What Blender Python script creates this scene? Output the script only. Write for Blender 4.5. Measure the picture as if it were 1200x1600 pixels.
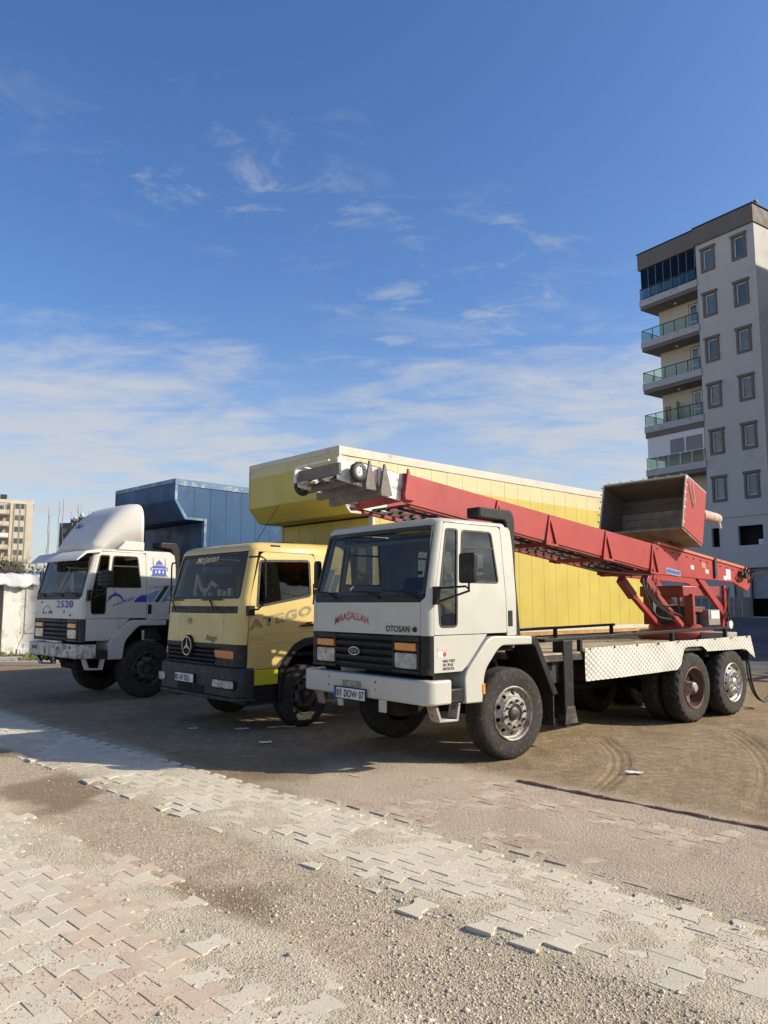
import bpy, bmesh, math, random
import numpy as np
from mathutils import Vector, Matrix
from mathutils.geometry import tessellate_polygon
R=math.radians
random.seed(7)
for o in list(bpy.data.objects): bpy.data.objects.remove(o, do_unlink=True)
scene=bpy.context.scene
COL=scene.collection
# ------------------------------------------------------------ camera
CAM_H=1.84
cd=bpy.data.cameras.new('camera'); cam=bpy.data.objects.new('camera',cd); COL.objects.link(cam)
cam.location=(0,0,CAM_H); cam.rotation_euler=(R(90)+math.atan(142/1200),0,0)
cd.sensor_fit='VERTICAL'; cd.sensor_height=36; cd.sensor_width=27; cd.lens=27.0
cd.clip_start=.05; cd.clip_end=3000
scene.camera=cam
# ------------------------------------------------------------ sky and sun
SUN_AZ=math.atan2(.99,-.13)      # clockwise from +Y
SUN_EL=R(30.5)
w=bpy.data.worlds.new('World'); scene.world=w; w.use_nodes=True
nt=w.node_tree; nt.nodes.clear()
def nd(t,ty,**k):
    n=t.nodes.new(ty)
    for a,b in k.items(): setattr(n,a,b)
    return n
def mth(t,op,a,b=None,clamp=False):
    n=nd(t,'ShaderNodeMath',operation=op); n.use_clamp=clamp
    for i,x in enumerate((a,b)):
        if x is None: continue
        if isinstance(x,(int,float)): n.inputs[i].default_value=x
        else: t.links.new(x,n.inputs[i])
    return n.outputs[0]
def rng(t,x,a,b,c=0.,d=1.,smooth=True):
    n=nd(t,'ShaderNodeMapRange'); n.interpolation_type='SMOOTHSTEP' if smooth else 'LINEAR'
    t.links.new(x,n.inputs[0])
    for i,v in enumerate((a,b,c,d)): n.inputs[i+1].default_value=v
    return n.outputs[0]
def mixc(t,f,a,b,blend='MIX'):
    n=nd(t,'ShaderNodeMix',data_type='RGBA',blend_type=blend)
    for i,x in ((0,f),(6,a),(7,b)):
        if isinstance(x,(int,float)): n.inputs[i].default_value=x
        elif isinstance(x,(tuple,list)): n.inputs[i].default_value=(*x[:3],1)
        else: t.links.new(x,n.inputs[i])
    return n.outputs[2]
def noise(t,vec,scale,detail=4,rough=.55,dist=0.):
    n=nd(t,'ShaderNodeTexNoise'); t.links.new(vec,n.inputs['Vector'])
    n.inputs['Scale'].default_value=scale; n.inputs['Detail'].default_value=detail
    n.inputs['Roughness'].default_value=rough; n.inputs['Distortion'].default_value=dist
    return n.outputs['Fac']
sky=nd(nt,'ShaderNodeTexSky',sky_type='NISHITA'); sky.sun_disc=False
sky.sun_elevation=SUN_EL; sky.sun_rotation=SUN_AZ; sky.altitude=50; sky.air_density=1.0; sky.dust_density=1.3; sky.ozone_density=2.2
tc=nd(nt,'ShaderNodeTexCoord'); sx=nd(nt,'ShaderNodeSeparateXYZ'); nt.links.new(tc.outputs['Generated'],sx.inputs[0])
zz=mth(nt,'ADD',mth(nt,'MAXIMUM',sx.outputs[2],0.),.10)
cx=nd(nt,'ShaderNodeCombineXYZ'); nt.links.new(mth(nt,'DIVIDE',sx.outputs[0],zz),cx.inputs[0]); nt.links.new(mth(nt,'DIVIDE',sx.outputs[1],zz),cx.inputs[1])
def cmap(rot,sc,loc):
    mp=nd(nt,'ShaderNodeMapping'); nt.links.new(cx.outputs[0],mp.inputs[0]); mp.inputs['Rotation'].default_value=(0,0,R(rot)); mp.inputs['Scale'].default_value=sc; mp.inputs['Location'].default_value=loc; return mp.outputs[0]
BL=(2.2,14.3,0); WL=(1.42,2.4,0)
bank=noise(nt,cmap(20,(.55,.55,1),BL),1.0,3,.5,.2); fine=noise(nt,cmap(24,(1.0,1.7,1),BL),2.6,9,.62,.35)
# soft bank low over the horizon
bk=mth(nt,'ADD',mth(nt,'MULTIPLY',bank,.66),mth(nt,'MULTIPLY',fine,.62))
bk=mth(nt,'ADD',bk,rng(nt,sx.outputs[2],.24,.50,.17,-.22))
bkf=rng(nt,bk,.60,.94,0.,.86)
# thin wisps higher up
wm=noise(nt,cmap(0,(.6,.6,1),WL),1.1,2,.5); wf=noise(nt,cmap(-35,(1.6,2.6,1),WL),3.0,8,.66,.5)
wq=mth(nt,'MULTIPLY',rng(nt,wm,.49,.64),rng(nt,wf,.50,.72)); wq=mth(nt,'MULTIPLY',wq,rng(nt,sx.outputs[2],.46,.60,.55,0.))
low=rng(nt,sx.outputs[2],.0,.36,.66,0.)
clf=mth(nt,'MAXIMUM',mth(nt,'MAXIMUM',bkf,wq),low)
bg1=nd(nt,'ShaderNodeBackground'); bg2=nd(nt,'ShaderNodeBackground')
hs=nd(nt,'ShaderNodeHueSaturation'); nt.links.new(sky.outputs[0],hs.inputs['Color']); hs.inputs['Saturation'].default_value=1.24; hs.inputs['Hue'].default_value=.509; hs.inputs['Value'].default_value=1.12
nt.links.new(hs.outputs[0],bg1.inputs[0]); bg1.inputs[1].default_value=.126
bg2.inputs[0].default_value=(.90,.92,.96,1); bg2.inputs[1].default_value=.54
ms=nd(nt,'ShaderNodeMixShader'); nt.links.new(clf,ms.inputs[0]); nt.links.new(bg1.outputs[0],ms.inputs[1]); nt.links.new(bg2.outputs[0],ms.inputs[2])
wo=nd(nt,'ShaderNodeOutputWorld'); nt.links.new(ms.outputs[0],wo.inputs[0])
sl=bpy.data.lights.new('sun','SUN'); sl.energy=5.0; sl.angle=R(.53); sl.color=(1,.90,.73)
so=bpy.data.objects.new('sun',sl); COL.objects.link(so)
tos=Vector((math.sin(SUN_AZ)*math.cos(SUN_EL),math.cos(SUN_AZ)*math.cos(SUN_EL),math.sin(SUN_EL)))
so.rotation_euler=tos.to_track_quat('Z','Y').to_euler(); so.location=tos*60
vs=scene.view_settings; vs.view_transform='Standard'; vs.look='None'; vs.exposure=.36; vs.gamma=1; vs.use_curve_mapping=False
scene.render.engine='CYCLES'
# ------------------------------------------------------------ materials
MATS={}
def pm(name,col,rough=.5,metal=0.,var=.12,vs=2.5,col2=None,amt=.5,s2=6.,bump=0.,bs=60.,coat=0.,spec=.5,rv=.1,co='Object',streak=None):
    m=bpy.data.materials.new(name); m.use_nodes=True; t=m.node_tree; b=t.nodes['Principled BSDF']
    tc=nd(t,'ShaderNodeTexCoord'); v=tc.outputs[co]
    n=noise(t,v,vs,5,.6)
    c=mixc(t,rng(t,n,.25,.75,0,1),tuple(x*(1-var) for x in col),tuple(min(1,x*(1+var)) for x in col))
    if col2:
        k=noise(t,v,s2,7,.65,.3)
        th=.72-amt*.35
        c=mixc(t,rng(t,k,th-.07,th+.09,0,.9),c,col2)
    if streak:
        mp=nd(t,'ShaderNodeMapping'); t.links.new(v,mp.inputs[0]); mp.inputs['Scale'].default_value=(streak[2],streak[2],streak[2]*.09)
        c=mixc(t,rng(t,noise(t,mp.outputs[0],1.,6,.68),.56,.78,0,streak[1]),c,streak[0])
    t.links.new(c,b.inputs['Base Color'])
    r=rng(t,noise(t,v,vs*2.3,3),.3,.7,max(0,rough-rv),min(1,rough+rv)); t.links.new(r,b.inputs['Roughness'])
    b.inputs['Metallic'].default_value=metal; b.inputs['Coat Weight'].default_value=coat; b.inputs['Specular IOR Level'].default_value=spec
    if bump:
        bn=nd(t,'ShaderNodeBump'); t.links.new(noise(t,v,bs,4,.6),bn.inputs['Height']); bn.inputs['Strength'].default_value=bump; bn.inputs['Distance'].default_value=.02
        t.links.new(bn.outputs[0],b.inputs['Normal'])
    MATS[name]=m; return m
def glassmat(name,tint,refl=1.0):
    m=bpy.data.materials.new(name); m.use_nodes=True; t=m.node_tree; t.nodes.clear()
    o=nd(t,'ShaderNodeOutputMaterial'); tr=nd(t,'ShaderNodeBsdfTransparent'); tr.inputs[0].default_value=(*tint,1)
    g=nd(t,'ShaderNodeBsdfGlossy'); g.inputs['Roughness'].default_value=.03; g.inputs[0].default_value=(.9,.95,1,1)
    f=nd(t,'ShaderNodeFresnel'); f.inputs[0].default_value=1.5
    mx=nd(t,'ShaderNodeMixShader'); t.links.new(mth(t,'MULTIPLY',f.outputs[0],refl,True),mx.inputs[0]); t.links.new(tr.outputs[0],mx.inputs[1]); t.links.new(g.outputs[0],mx.inputs[2]); t.links.new(mx.outputs[0],o.inputs[0])
    MATS[name]=m; return m
DUST=(.30,.25,.19)
pm('white_paint',(.435,.435,.385),.42,0,.04,1.5,(.40,.34,.26),.12,9.,.05,7,.15,streak=((.38,.31,.22),.35,7.))
pm('grey_white_paint',(.53,.515,.475),.45,0,.05,1.8,(.30,.26,.21),.18,8.,.05,7,.08,streak=((.30,.25,.19),.4,7.))
pm('visor_white',(.56,.54,.50),.55,0,.06,1.5,(.44,.40,.35),.14,5.,.03,10)
pm('yellow_cab',(.55,.415,.145),.40,0,.06,1.6,(.46,.36,.17),.16,4.5,.05,6,.18,streak=((.40,.30,.15),.35,6.))
pm('yellow_box',(.46,.37,.066),.50,0,.06,1.1,(.50,.40,.13),.20,2.6,.13,2.6,streak=((.36,.27,.07),.45,5.))
pm('yellow_step',(.50,.47,.02),.5,0,.06,2)
pm('faded_cream',(.50,.45,.25),.55,0,.06,1.6,(.44,.34,.17),.22,4.,.10,4,streak=((.34,.25,.13),.5,6.))
pm('trim_white',(.49,.465,.39),.55,0,.06,2,(.32,.22,.13),.22,6.,.06,9,streak=((.30,.19,.10),.45,8.))
pm('orange_wood',(.42,.22,.06),.7,0,.2,3,(.25,.15,.06),.5,9.)
pm('blue_box',(.013,.062,.155),.5,0,.12,1.2,(.03,.095,.19),.24,2.2,.14,2.6,0,.3,streak=((.06,.13,.20),.3,5.))
pm('blue_trim',(.06,.14,.24),.45,0,.1,2,(.30,.36,.42),.4,5.)
pm('black_plastic',(.013,.013,.014),.5,0,.25,5,(.040,.036,.032),.30,7.,.08,90,0,.28)
pm('grey_plastic',(.030,.030,.032),.55,0,.15,4,(.065,.058,.05),.35,6.,.06,90,0,.3)
pm('dark_steel',(.030,.028,.027),.6,.2,.3,6,(.11,.085,.06),.5,7.,.2,40)
pm('underbody',(.012,.011,.010),.85,0,.3,5,(.03,.025,.02),.4,6.,.2,30,0,.2)
pm('rubber',(.032,.030,.027),.85,0,.4,2.2,(.080,.068,.054),.42,22.,.3,45,0,.25)
pm('rubber_clean',(.018,.018,.018),.6,0,.2,6)
pm('rim_grey',(.34,.32,.29),.5,.3,.12,8,(.14,.10,.07),.55,12.,.1,40)
pm('rim_dark',(.045,.042,.040),.55,.3,.2,8,(.16,.12,.09),.5,10.)
pm('rim_red',(.25,.075,.055),.65,0,.2,8,(.07,.05,.04),.75,8.)
pm('chrome',(.52,.51,.49),.30,.75,.10,6,(.20,.16,.12),.45,14.)
pm('hole_black',(.006,.006,.006),.9,0,.1,5)
pm('red_paint',(.32,.023,.021),.52,0,.10,1.6,(.24,.050,.038),.26,6.,.06,14,.05,streak=((.20,.05,.04),.4,6.))
pm('red_faded',(.50,.14,.08),.6,0,.1,3,(.30,.07,.05),.3,6.)
pm('red_shaded',(.26,.028,.025),.5,0,.12,3,(.12,.035,.03),.5,6.)  # lift red darkened, so the shade on turret and cross plates is painted in
pm('boom_white',(.60,.60,.57),.5,.0,.07,3,(.22,.19,.16),.42,7.,.05,20)
pm('boom_grey_shaded',(.125,.112,.10),.65,.1,.15,5,(.20,.175,.15),.35,8.)  # grey of the boom tip plates, with their shade worked into the colour
pm('alu_rung',(.45,.45,.45),.35,.8,.15,8,(.1,.09,.08),.55,9.)
pm('tray_wood',(.25,.19,.135),.85,0,.22,5,(.30,.25,.19),.5,5.,.3,35)
pm('tray_dark',(.12,.10,.08),.85,0,.2,4,(.12,.10,.08),.4,5.)
pm('piping',(.50,.46,.40),.7,0,.1,8)
pm('mattress',(.50,.36,.30),.85,0,.12,6,(.30,.22,.18),.4,9.)
pm('deck_wood',(.36,.30,.21),.85,0,.2,4,(.14,.11,.08),.5,6.,.2,30)
pm('amber',(.62,.22,.015),.25,0,.08,9,None,0,1,.15,120,.4)
pm('amber_dark',(.55,.12,.01),.25,0,.08,9,None,0,1,.15,120,.4)
pm('lamp_glass',(.34,.33,.31),.16,.5,.45,7,(.12,.115,.11),.45,9.,.5,70,.7)
pm('red_print',(.42,.015,.02),.5,0,.08,6)
pm('blue_print',(.030,.060,.34),.5,0,.1,6)
pm('pale_blue_print',(.18,.27,.40),.5,0,.1,6)
pm('black_print',(.012,.012,.014),.5,0,.1,6)
pm('grey_print',(.25,.21,.12),.5,0,.12,6,(.45,.37,.17),.4,12.)
pm('gold_print',(.62,.50,.30),.5,0,.08,6)
pm('plate_white',(.66,.66,.64),.4,0,.05,6,(.35,.31,.26),.35,9.)
pm('sticker_pink',(.60,.38,.38),.5,0,.1,40)
pm('paper',(.70,.69,.63),.7,0,.05,5)
pm('curtain',(.13,.105,.085),.9,0,.25,14)
pm('seat_fabric',(.045,.043,.045),.9,0,.2,12)
pm('inner_trim',(.07,.065,.06),.8,0,.15,5)
pm('inner_light',(.22,.20,.17),.8,0,.12,4)
glassmat('wind_glass',(.60,.63,.58),.6)
glassmat('side_glass',(.40,.45,.45),1.6)
glassmat('dark_glass',(.15,.16,.16),1.3)
glassmat('green_glass',(.80,.87,.81),.5)
glassmat('smoked_glass',(.10,.11,.125),.45)
pm('pane_dark',(.055,.085,.085),.06,0,.25,2,None,0,1,0,1,0,.9,.02)
pm('pane_green',(.115,.155,.15),.06,0,.25,2,None,0,1,0,1,0,.9,.02)
pm('pane_grey',(.10,.11,.13),.08,0,.2,2,None,0,1,0,1,0,.9,.02)
pm('apartment_wall',(.52,.51,.475),.9,0,.05,.35,(.45,.44,.41),.3,.8,.08,40,streak=((.36,.34,.31),.4,1.1))
pm('apartment_recess',(.58,.53,.45),.9,0,.05,.6)
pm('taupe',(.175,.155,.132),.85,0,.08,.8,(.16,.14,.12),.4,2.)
pm('slab_paint',(.48,.46,.45),.9,0,.06,.8,(.34,.32,.30),.35,2.)
pm('pvc',(.72,.72,.70),.4,0,.04,3)
pm('granite_tile',(.17,.155,.14),.4,0,.25,3,(.28,.25,.22),.4,8.)
pm('garage_grey',(.30,.31,.34),.6,0,.1,2)
pm('cream_wall',(.56,.51,.41),.9,0,.06,.08,(.45,.38,.27),.4,.25)
pm('cream_dark',(.30,.25,.19),.9,0,.1,.3)
pm('grey_block',(.16,.145,.13),.9,0,.12,.15,(.10,.09,.08),.5,.4)
pm('wall_white',(.74,.71,.64),.85,0,.06,1.2,(.45,.41,.35),.38,2.2,.15,14)
pm('wall_beige',(.36,.31,.26),.9,0,.1,1.5,(.24,.21,.18),.4,3.)
pm('tarp_white',(.72,.72,.72),.6,0,.05,3)
pm('tarp_blue',(.035,.16,.42),.55,0,.1,3)
pm('bark',(.10,.078,.060),.9,0,.2,3,(.16,.13,.10),.5,8.)
pm('bark_pale',(.17,.145,.12),.9,0,.2,3)
pm('barrel_blue',(.03,.11,.28),.5,0,.12,3)
pm('concrete',(.33,.31,.28),.9,0,.12,1.2,(.22,.20,.17),.4,3.,.15,20)
pm('kerb_red',(.25,.125,.085),.9,0,.18,3,(.34,.28,.21),.55,4.,.3,30)
pm('litter_white',(.75,.74,.72),.8,0,.05,8)
def leafmat(name,a,b):
    m=bpy.data.materials.new(name); m.use_nodes=True; t=m.node_tree; bs=t.nodes['Principled BSDF']
    g=nd(t,'ShaderNodeNewGeometry'); t.links.new(mixc(t,g.outputs['Random Per Island'],a,b),bs.inputs['Base Color']); bs.inputs['Roughness'].default_value=.6
    MATS[name]=m
leafmat('leaf_dark',(.020,.035,.014),(.060,.085,.030)); leafmat('grass',(.055,.085,.020),(.16,.17,.055)); leafmat('gravel',(.27,.22,.16),(.58,.51,.39)); leafmat('grit',(.30,.245,.175),(.56,.48,.36))
# patterned aluminium sheet of the truck bed
def checker_alu():
    m=bpy.data.materials.new('checker_alu'); m.use_nodes=True; t=m.node_tree; b=t.nodes['Principled BSDF']
    tc=nd(t,'ShaderNodeTexCoord'); s=nd(t,'ShaderNodeSeparateXYZ'); t.links.new(tc.outputs['Object'],s.inputs[0])
    X=mth(t,'MULTIPLY',s.outputs[0],2*math.pi/.105); Z=mth(t,'MULTIPLY',s.outputs[2],2*math.pi/.075)
    h=mth(t,'MULTIPLY',mth(t,'SINE',X),mth(t,'SINE',Z)); hh=mth(t,'ADD',mth(t,'MULTIPLY',h,.5),.5)
    n=noise(t,tc.outputs['Object'],3,5); n2=noise(t,tc.outputs['Object'],22,4)
    c=mixc(t,rng(t,n,.3,.7),(.50,.48,.43),(.62,.60,.54)); c=mixc(t,rng(t,n2,.6,.75,0,.6),c,(.36,.31,.25))
    t.links.new(c,b.inputs['Base Color']); b.inputs['Metallic'].default_value=.3
    t.links.new(rng(t,hh,0,1,.30,.55),b.inputs['Roughness'])
    bn=nd(t,'ShaderNodeBump'); t.links.new(hh,bn.inputs['Height']); bn.inputs['Strength'].default_value=.55; bn.inputs['Distance'].default_value=.012; t.links.new(bn.outputs[0],b.inputs['Normal'])
    MATS['checker_alu']=m
checker_alu()
# ------------------------------------------------------------ mesh helpers
def sharp(me,ang=35):
    me.polygons.foreach_set('use_smooth',[True]*len(me.polygons)); me.set_sharp_from_angle(angle=R(ang))
def link(name,me,mat,parent=None,bevel=0,seg=2,smooth=35):
    o=bpy.data.objects.new(name,me); COL.objects.link(o)
    if mat:
        m=MATS[mat] if isinstance(mat,str) else mat
        if not me.materials: me.materials.append(m)
    if parent is not None: o.parent=parent
    if smooth: sharp(me,smooth)
    if bevel:
        b=o.modifiers.new('bevel','BEVEL'); b.width=bevel; b.segments=seg; b.limit_method='ANGLE'; b.angle_limit=R(40); b.harden_normals=False
    return o
class MB:
    """collects shapes; vehicle shapes are given as (distance behind the front, side, height)"""
    def __init__(s,flip=True): s.v=[]; s.f=[]; s.flip=flip
    def add(s,vs,fs):
        k=len(s.v); s.v+= [tuple(p) for p in vs]; s.f+=[tuple(i+k for i in f) for f in fs]; return s
    def box(s,a0,a1,b0,b1,c0,c1):
        V=[(a,b,c) for a in (a0,a1) for b in (b0,b1) for c in (c0,c1)]
        return s.add(V,[(0,1,3,2),(4,6,7,5),(0,4,5,1),(2,3,7,6),(0,2,6,4),(1,5,7,3)])
    def prism(s,prof,b0,b1):      # profile in (d,z), extruded over side
        n=len(prof); V=[(d,b0,z) for d,z in prof]+[(d,b1,z) for d,z in prof]
        return s.add(V,[tuple(range(n)),tuple(range(2*n-1,n-1,-1))]+[(i,(i+1)%n,n+(i+1)%n,n+i) for i in range(n)])
    def prismz(s,prof,z0,z1):     # plan profile (d,s)
        n=len(prof); V=[(d,b,z0) for d,b in prof]+[(d,b,z1) for d,b in prof]
        return s.add(V,[tuple(range(n)),tuple(range(2*n-1,n-1,-1))]+[(i,(i+1)%n,n+(i+1)%n,n+i) for i in range(n)])
    def prismd(s,prof,d0,d1):     # profile (s,z) extruded over d
        n=len(prof); V=[(d0,b,z) for b,z in prof]+[(d1,b,z) for b,z in prof]
        return s.add(V,[tuple(range(n)),tuple(range(2*n-1,n-1,-1))]+[(i,(i+1)%n,n+(i+1)%n,n+i) for i in range(n)])
    def bar(s,p,q,w,h=None,up=(0,0,1)):
        p,q=Vector(p),Vector(q); h=h or w; a=(q-p).normalized(); u=Vector(up)
        if abs(a.dot(u))>.98: u=Vector((1,0,0))
        x=a.cross(u).normalized(); y=x.cross(a)
        V=[b+x*i*w/2+y*j*h/2 for b in (p,q) for i,j in ((-1,-1),(1,-1),(1,1),(-1,1))]
        return s.add(V,[(0,1,2,3),(7,6,5,4),(0,4,5,1),(1,5,6,2),(2,6,7,3),(3,7,4,0)])
    def tube(s,pts,r,n=8,caps=True,r2=None):
        pts=[Vector(p) for p in pts]; m=len(pts); V=[]; F=[]
        px=None
        for i,p in enumerate(pts):
            a=(pts[min(i+1,m-1)]-pts[max(i-1,0)]).normalized()
            u=px if px is not None else (Vector((0,0,1)) if abs(a.z)<.95 else Vector((1,0,0)))
            x=(u-a*a.dot(u)).normalized(); y=a.cross(x); px=x
            rr=r if r2 is None else r+(r2-r)*i/(m-1)
            V+=[p+(x*math.cos(t)+y*math.sin(t))*rr for t in [2*math.pi*k/n for k in range(n)]]
        for i in range(m-1):
            for k in range(n): F.append((i*n+k,i*n+(k+1)%n,(i+1)*n+(k+1)%n,(i+1)*n+k))
        if caps: F+= [tuple(range(n-1,-1,-1)),tuple(range((m-1)*n,m*n))]
        return s.add(V,F)
    def lathe(s,prof,c=(0,0,0),axis=1,n=40,close=False):   # prof [(radius, offset along axis)]
        V=[];F=[];m=len(prof)
        o=[i for i in range(3) if i!=axis]
        for r,a in prof:
            for k in range(n):
                t=2*math.pi*k/n; p=[0,0,0]; p[axis]=a; p[o[0]]=r*math.cos(t); p[o[1]]=r*math.sin(t)
                V.append(tuple(p[i]+c[i] for i in range(3)))
        for i in range(m if close else m-1):
            j=(i+1)%m
            for k in range(n): F.append((i*n+k,i*n+(k+1)%n,j*n+(k+1)%n,j*n+k))
        if not close:
            if prof[0][0]>1e-4: F.append(tuple(range(n)))
            if prof[-1][0]>1e-4: F.append(tuple(range((m-1)*n,m*n)))
        return s.add(V,F)
    def mesh(s,name):
        bm=bmesh.new(); vs=[bm.verts.new((-p[0],p[1],p[2]) if s.flip else p) for p in s.v]
        for f in s.f:
            try: bm.faces.new([vs[i] for i in f])
            except ValueError: pass
        bmesh.ops.remove_doubles(bm,verts=bm.verts,dist=1e-5)
        bmesh.ops.recalc_face_normals(bm,faces=bm.faces)
        me=bpy.data.meshes.new(name); bm.to_mesh(me); bm.free(); return me
    def build(s,name,mat,parent=None,bevel=0,seg=2,smooth=35): return link(name,s.mesh(name),mat,parent,bevel,seg,smooth)
def rpoly(pts,r,n=4):
    out=[]; m=len(pts)
    for i in range(m):
        p=Vector(pts[i]); a=Vector(pts[i-1])-p; b=Vector(pts[(i+1)%m])-p
        rr=r[i] if isinstance(r,(list,tuple)) else r
        k=min(rr,a.length*.45,b.length*.45)
        if k<1e-4: out.append(tuple(p)); continue
        A=p+a.normalized()*k; B=p+b.normalized()*k
        for j in range(n+1):
            t=j/n; q=A*(1-t)**2+p*2*t*(1-t)+B*t*t; out.append(tuple(q))
    return out
def area2(p): return sum(p[i][0]*p[(i+1)%len(p)][1]-p[(i+1)%len(p)][0]*p[i][1] for i in range(len(p)))/2
def inset(p,k):
    m=len(p); sg=1 if area2(p)>0 else -1; out=[]
    for i in range(m):
        a=Vector(p[i])-Vector(p[i-1]); b=Vector(p[(i+1)%m])-Vector(p[i])
        if a.length<1e-6: a=b
        if b.length<1e-6: b=a
        a.normalize(); b.normalize(); na=Vector((-a.y,a.x))*sg; nb=Vector((-b.y,b.x))*sg
        t=(na+nb); t= t/max(.3,(1+na.dot(nb))) ; out.append(tuple(Vector(p[i])+t*k))
    return out
def thicken(bm,th):
    bm.normal_update(); bm.verts.index_update(); fs=list(bm.faces); vs=list(bm.verts); be=[e for e in bm.edges if len(e.link_faces)==1]
    low={v:bm.verts.new(v.co-v.normal*th) for v in vs}
    for e in be:
        l=[l for l in e.link_faces[0].loops if l.edge==e][0]; a=l.vert; b=l.link_loop_next.vert
        try: bm.faces.new((b,a,low[a],low[b]))
        except ValueError: pass
    for f in fs:
        try: bm.faces.new([low[v] for v in reversed(f.verts)])
        except ValueError: pass
    bm.normal_update()
def panel(name,outer,holes,mapf,mat,parent,out,cu=(),cv=(),thick=.025,flip=True,smooth=35,bevel=0):
    """sheet with openings, bent by mapf(u,v)->(d,s,z), thickness to the inside"""
    polys=[outer]+list(holes)
    flat=[p for q in polys for p in q]
    want=abs(area2(outer))-sum(abs(area2(h)) for h in holes)
    for ang in (.137,.611,1.213,2.03,.0,2.71):
        c_,s_=math.cos(ang),math.sin(ang); tri=tessellate_polygon([[Vector((x*c_-y*s_,x*s_+y*c_,0)) for x,y in q] for q in polys])
        got=sum(abs(area2([flat[i] for i in t])) for t in tri)
        if abs(got-want)<.004*abs(want)+1e-6: break
    else: print('panel fill off',name,got,want)
    bm=bmesh.new(); vs=[bm.verts.new((x,y,0)) for x,y in flat]
    for t in tri:
        try: bm.faces.new([vs[i] for i in t])
        except ValueError: pass
    for c in cu: bmesh.ops.bisect_plane(bm,geom=bm.verts[:]+bm.edges[:]+bm.faces[:],plane_co=(c,0,0),plane_no=(1,0,0),dist=1e-5)
    for c in cv: bmesh.ops.bisect_plane(bm,geom=bm.verts[:]+bm.edges[:]+bm.faces[:],plane_co=(0,c,0),plane_no=(0,1,0),dist=1e-5)
    for v in bm.verts:
        p=mapf(v.co.x,v.co.y); v.co=Vector((-p[0] if flip else p[0],p[1],p[2]))
    bmesh.ops.remove_doubles(bm,verts=bm.verts,dist=1e-5); bm.normal_update(); bmesh.ops.recalc_face_normals(bm,faces=bm.faces)
    o=Vector((-out[0] if flip else out[0],out[1],out[2]))
    if sum((f.normal.dot(o)*f.calc_area() for f in bm.faces))<0: bmesh.ops.reverse_faces(bm,faces=bm.faces)
    if thick: thicken(bm,thick)
    me=bpy.data.meshes.new(name); bm.to_mesh(me); bm.free()
    return link(name,me,mat,parent,0,2,smooth)
def gasket(name,poly,wd,mapf,mat,parent,out,**k): return panel(name,poly,[inset(poly,wd)],mapf,mat,parent,out,**k)
def text(name,body,size,mapf,mat,parent,shear=0,bold=0,flip=True,align='LEFT',sx=1.,spacing=1.):
    cu=bpy.data.curves.new('t','FONT'); cu.body=body; cu.size=size; cu.shear=shear; cu.offset=bold; cu.align_x=align; cu.resolution_u=3; cu.space_character=spacing
    ob=bpy.data.objects.new('t',cu); COL.objects.link(ob)
    dg=bpy.context.evaluated_depsgraph_get(); me=bpy.data.meshes.new_from_object(ob.evaluated_get(dg))
    bpy.data.objects.remove(ob,do_unlink=True); bpy.data.curves.remove(cu)
    for v in me.vertices:
        p=mapf(v.co.x*sx,v.co.y); v.co=(-p[0] if flip else p[0],p[1],p[2])
    me.materials.clear(); me.name=name
    return link(name,me,mat,parent,smooth=0)
def tag(o,label,cat,group=None,kind=None):
    if label: o['label']=label
    if cat: o['category']=cat
    if group: o['group']=group
    if kind: o['kind']=kind
    return o
def empty(name,loc=(0,0,0),rz=0):
    o=bpy.data.objects.new(name,None); COL.objects.link(o); o.location=loc; o.rotation_euler=(0,0,rz); o.empty_display_size=.3; return o
def dirs(v): return v
def smooth01(t): t=np.clip(t,0,1); return t*t*(3-2*t)
def lerp(a,b,t): return a+(b-a)*t
# ------------------------------------------------------------ ground
def h2(ix,iy,s): 
    v=np.sin(ix*127.1+iy*311.7+s*74.7)*43758.5453; return v-np.floor(v)
def vn(x,y,s=0):
    ix=np.floor(x); iy=np.floor(y); fx=x-ix; fy=y-iy; fx=fx*fx*(3-2*fx); fy=fy*fy*(3-2*fy)
    return (h2(ix,iy,s)*(1-fx)+h2(ix+1,iy,s)*fx)*(1-fy)+(h2(ix,iy+1,s)*(1-fx)+h2(ix+1,iy+1,s)*fx)*fy
def fbm(x,y,f,s=0,o=4):
    a=.5; t=0; n=0
    for k in range(o): t=t+a*vn(x*f+k*13.7,y*f-k*7.3,s+k); n+=a; a*=.5; f*=2.07
    return t/n
Q=.70710678
def UV(x,y): return (x-y)*Q,(x+y)*Q
def zones(x,y):
    """masks of the lot: gravel trench, dirt gutter, paved bands"""
    U,V=UV(x,y)
    wob=(fbm(x,y,1.3,3)-.5)*.34
    trench=smooth01((V+wob-2.62)/.22)*(1-smooth01((V+wob*.6-3.58)/.20))
    gut=np.exp(-((V-4.82-wob*.25)/.12)**2)
    dirt=smooth01((V+wob*.5-6.72)/.5)
    leftdirt=smooth01((-5.6-U+wob*2)/1.8)*smooth01((V-4.75)/.3)
    dirt=np.maximum(dirt,leftdirt)
    return U,V,trench,gut,dirt
TRACKS=((2.95,10.9,3.05,9.2,2.0,7.7),(5.0,11.6,4.85,9.4,3.4,7.2))
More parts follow.
